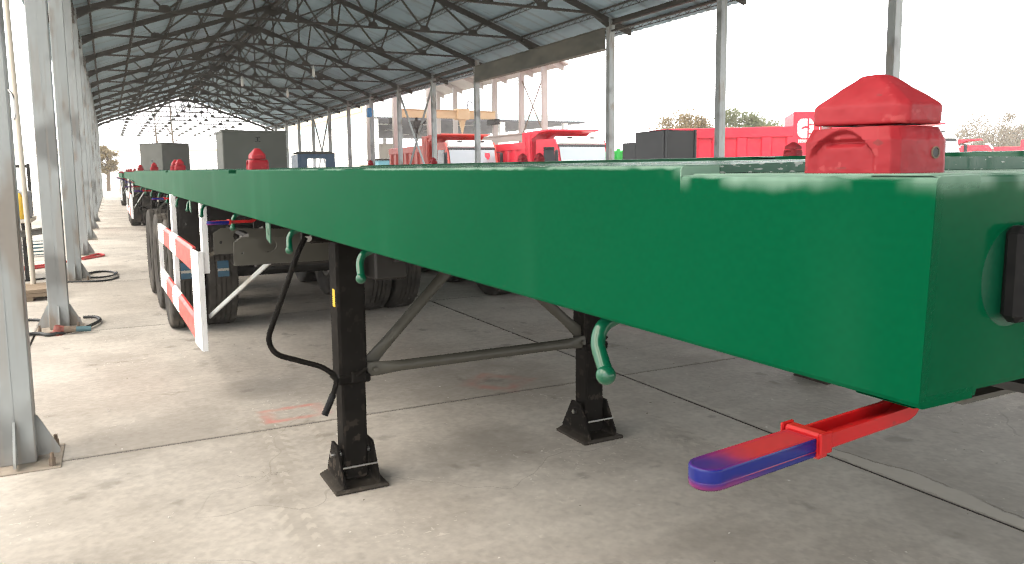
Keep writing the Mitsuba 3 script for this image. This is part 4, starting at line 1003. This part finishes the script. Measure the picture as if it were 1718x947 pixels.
# two thin bare trees beyond the roof's open end
def bare(label, x, y, h, seed):
    R = np.random.default_rng(seed); t = thing('bare_tree', label, 'tree', 'bare young trees beyond the shed end')
    obj('trunk', sweep([(x, y, -.02), (x+.08, y, h*.4), (x-.05, y, h*.75), (x+.05, y, h)], [.10, .08, .05, .015], 7), 'bark', t)
    for i in range(11):
        z = h*R.uniform(.35, .92); a = R.uniform(0, 6.28); L = h*R.uniform(.10, .26)
        b = np.array([x, y, z]); tip = b+np.array([math.cos(a)*L*.55, math.sin(a)*L*.55, L*.85])
        obj('branch', sweep([b, (b+tip)/2+R.normal(0, .06, 3), tip], [.035, .022, .008], 5), 'bark', t)
bare('thin bare tree over the cornerwise olive box, the taller of two', 5.1, 74, 9.0, 11)
bare('thin bare tree over the cornerwise olive box, the shorter of two', 3.9, 75, 7.8, 12)

# ================================================================== THINGS ALONG THE LEFT COLUMNS
single('thin_pole', cyl((-.93, 11.6, -.02), (-1.02, 11.6, 6.4), .030, 12), 'beige_paint', 'thin pale pole standing just behind the nearest left column', 'pole', smooth=40)
t = thing('work_bench', 'cluttered grey work bench between the first two left columns', 'work bench')
WX, WY = -1.28, 13.5
obj('top', cbox(WX-.9, WX+.25, WY-.3, WY+.7, .84, .90, .008), 'beige_paint', t)
for xx, yy in ((WX-.8, WY-.2), (WX+.15, WY-.2), (WX-.8, WY+.6), (WX+.15, WY+.6)): obj('leg', cbox(xx-.03, xx+.03, yy-.03, yy+.03, 0, .84, .004), 'dark_steel', t)
obj('back_rail', cat(bar((WX-.9, WY+.6, .9), (WX-.9, WY+.6, 1.7), .04), bar((WX+.2, WY+.6, .9), (WX+.2, WY+.6, 1.7), .04), bar((WX-.9, WY+.6, 1.66), (WX+.2, WY+.6, 1.66), .04)), 'dark_steel', t)
single('welding_machine', cat(cbox(-1.24, -1.04, 13.4, 13.8, .90, 1.30, .02), cyl((-1.2, 13.45, 1.30), (-1.2, 13.75, 1.30), .015), box(-1.22, -1.06, 13.39, 13.399, 1.1, 1.25)), 'grey_plastic', 'small grey machine on the work bench behind the first left column', 'machine')
single('yellow_can', cat(cyl((-1.16, 13.28, .90), (-1.16, 13.28, 1.20), .085, 20), cyl((-1.16, 13.28, 1.20), (-1.16, 13.28, 1.27), .05, 16, .02)), 'yellow_paint', 'yellow can on the work bench beside the first left column', 'can', smooth=40)
single('steel_channel', cat(bar((-2.6, 13.1, .55), (-.62, 12.2, .84), .10, .02), bar((-2.6, 13.1, .51), (-.62, 12.2, .80), .02, .08)), 'grey_primer', 'long grey steel channel leaning behind the second left column', 'steel bar')
for i, (o, z, lb_) in enumerate(((0, .22, 'upper dark teal steel beam lying behind the left columns'), (.22, .10, 'lower dark teal steel beam lying behind the left columns'))):
    single('steel_beam', cat(bar((-4.4, 16.2-o, z), (-1.06, 17.5-o, z), .10, .02), bar((-4.4, 16.2-o, z+.06), (-1.06, 17.5-o, z+.06), .08, .012), bar((-4.4, 16.2-o, z-.06), (-1.06, 17.5-o, z-.06), .08, .012)), 'teal_steel', lb_, 'steel beam')
single('trestle', cat(bar((-2.5, 16.3, 0), (-2.5, 16.3, .10), .5, .3)), 'dark_steel', 'low dark trestle block under the teal beams', 'trestle')
t = thing('plank_stack', 'brown wooden planks stacked on the floor behind the second left column', 'planks')
for i in range(2):
    for j in range(3):
        obj('plank', moved(cbox(-1.3, 1.2, -.11, .11, 0, .045, .004), trans(-1.85, 11.0+j*.235, .05+i*.048) @ rotz(.10+.01*j)), 'plank_wood', t)
obj('bearer', cat(box(-2.8, -2.7, 10.9, 11.6, 0, .05), box(-1.0, -.9, 11.0, 11.7, 0, .05)), 'plank_wood', t)
def hose(name, pts, r, m, label, cat_): return single(name, sweep(smooth_path(pts, .35, 6), r, 8), m, label, cat_, smooth=50)
hose('red_hose', [(-3.2, 14.2, .02), (-1.6, 14.9, .02), (-.9, 15.4, .02), (-.55, 16.1, .02), (-.25, 17.0, .02), (-.12, 16.6, .02), (-.5, 16.0, .02)], .018, 'red_hose', 'red air hose snaking past the feet of the left columns', 'hose')
hose('red_hose', [(-3.0, 13.6, .02), (-1.8, 14.5, .02), (-1.1, 14.9, .02), (-.8, 15.2, .02)], .018, 'red_hose', 'shorter red hose end left of the second column', 'hose')
a = np.linspace(0, 4*math.pi*1.02, 70)
single('cable_coil', sweep(np.stack([-.18+(.20+.02*np.sin(a*.7))*np.cos(a), 13.35+(.42+.03*np.cos(a*.6))*np.sin(a), .012+.010*a/6.28], 1), .011, 8), 'black_hose', 'black cable coiled on the floor at the foot of the third left column', 'cable', smooth=50)
hose('black_cable', [(-3.0, 12.6, .015), (-1.5, 13.0, .015), (-.75, 13.4, .015), (-.2, 13.8, .015)], .013, 'black_hose', 'black cable running to the coil behind the second column', 'cable')
hose('black_cable', [(-2.6, 12.0, .015), (-1.5, 12.4, .015), (-.8, 12.8, .015), (-.1, 12.5, .015), (.05, 12.9, .015)], .013, 'black_hose', 'black cable with a loose end in front of the third column', 'cable')
hose('black_hose', [(-1.0, 8.5, .02), (-.68, 8.62, .02), (-.60, 8.45, .02), (-.48, 8.50, .022), (-.28, 8.62, .03), (-.15, 9.0, .03), (-.20, 9.25, .03), (-.32, 9.28, .03)], .017, 'black_hose', 'thick black hose looped round the second left column', 'hose')
hose('black_hose', [(-1.3, 9.2, .02), (-.8, 9.5, .02), (-.66, 9.3, .02), (-.70, 9.1, .02)], .014, 'black_hose', 'short black hose left of the second column foot', 'hose')
t = thing('angle_grinder', 'red headed grinder tool with a teal grip at the foot of the second left column', 'power tool')
obj('head', cat(cyl((-.52, 8.525, .012), (-.50, 8.52, .085), .048, 20, .040), cyl((-.525, 8.525, .004), (-.522, 8.525, .014), .062, 24), cyl((-.50, 8.52, .055), (-.44, 8.513, .050), .036, 16, .030)), 'faded_red', t, smooth=35)
obj('body', cyl((-.46, 8.515, .05), (-.36, 8.50, .045), .034, 16, .026), 'rusty_steel', t, smooth=40)
obj('grip', cyl((-.36, 8.50, .045), (-.235, 8.49, .040), .026, 16), 'teal_steel', t, smooth=40)
single('hook_bracket', sweep(smooth_path([(-.415, 4.66, 1.93), (-.395, 4.64, 1.90), (-.392, 4.64, 1.80), (-.40, 4.63, 1.78)], .02), .006, 8), 'bright_steel', 'small wire hook on the side of the nearest left column', 'hook', smooth=50)
single('junction_box', cbox(XR-.26, XR-.09, Yk(8)-.34, Yk(8)-.02, 4.20, 4.62, .015), 'blue_box', 'bright blue electric box high on a right-hand column', 'electric box')
single('floodlight', cat(cbox(XR-.75, XR-.35, Yk(14)-.15, Yk(14)+.1, 3.2, 3.6, .03), bar((XR-.4, Yk(14), 3.4), (XR-.06, Yk(14), 3.25), .05)), 'dark_steel', 'small floodlight on an arm at a far right-hand column', 'floodlight')
t = thing('parked_car', 'small pale parked car beyond the far end of the left column row', 'car')
obj('body', hull([(2.3, 96, .25), (4.0, 96, .25), (2.3, 100, .25), (4.0, 100, .25), (2.3, 96, .85), (4.0, 96, .85), (2.3, 100, .85), (4.0, 100, .85)]), 'truck_white', t)
obj('cabin', hull([(2.4, 96.9, .85), (3.9, 96.9, .85), (2.4, 99.4, .85), (3.9, 99.4, .85), (2.6, 97.5, 1.42), (3.7, 97.5, 1.42), (2.6, 98.9, 1.42), (3.7, 98.9, 1.42)]), 'dark_glass', t)
for xx in (2.36, 3.94):
    for yy in (96.8, 99.2): obj('wheel', moved(trimesh.creation.cylinder(.31, .2, sections=20), trans(xx, yy, .29) @ trimesh.transformations.rotation_matrix(math.pi/2, (0, 1, 0))), 'tyre_rubber', t)

# ================================================================== THE AIR: thin winter haze
HAZE = 0.0011
scene['haze_air'] = {'type': 'homogeneous', 'albedo': {'type': 'rgb', 'value': [.95, .95, .95]}, 'sigma_t': {'type': 'rgb', 'value': [HAZE]*3}}
scene['haze'] = {'type': 'cube', 'to_world': T().translate([20, 70, 7]).scale([130, 140, 8.02]), 'bsdf': {'type': 'null'}, 'interior': {'type': 'ref', 'id': 'haze_air'}}
tag('haze', 'thin pale haze hanging over the whole yard', 'haze', kind='stuff')
scene['camera']['medium'] = {'type': 'ref', 'id': 'haze_air'}
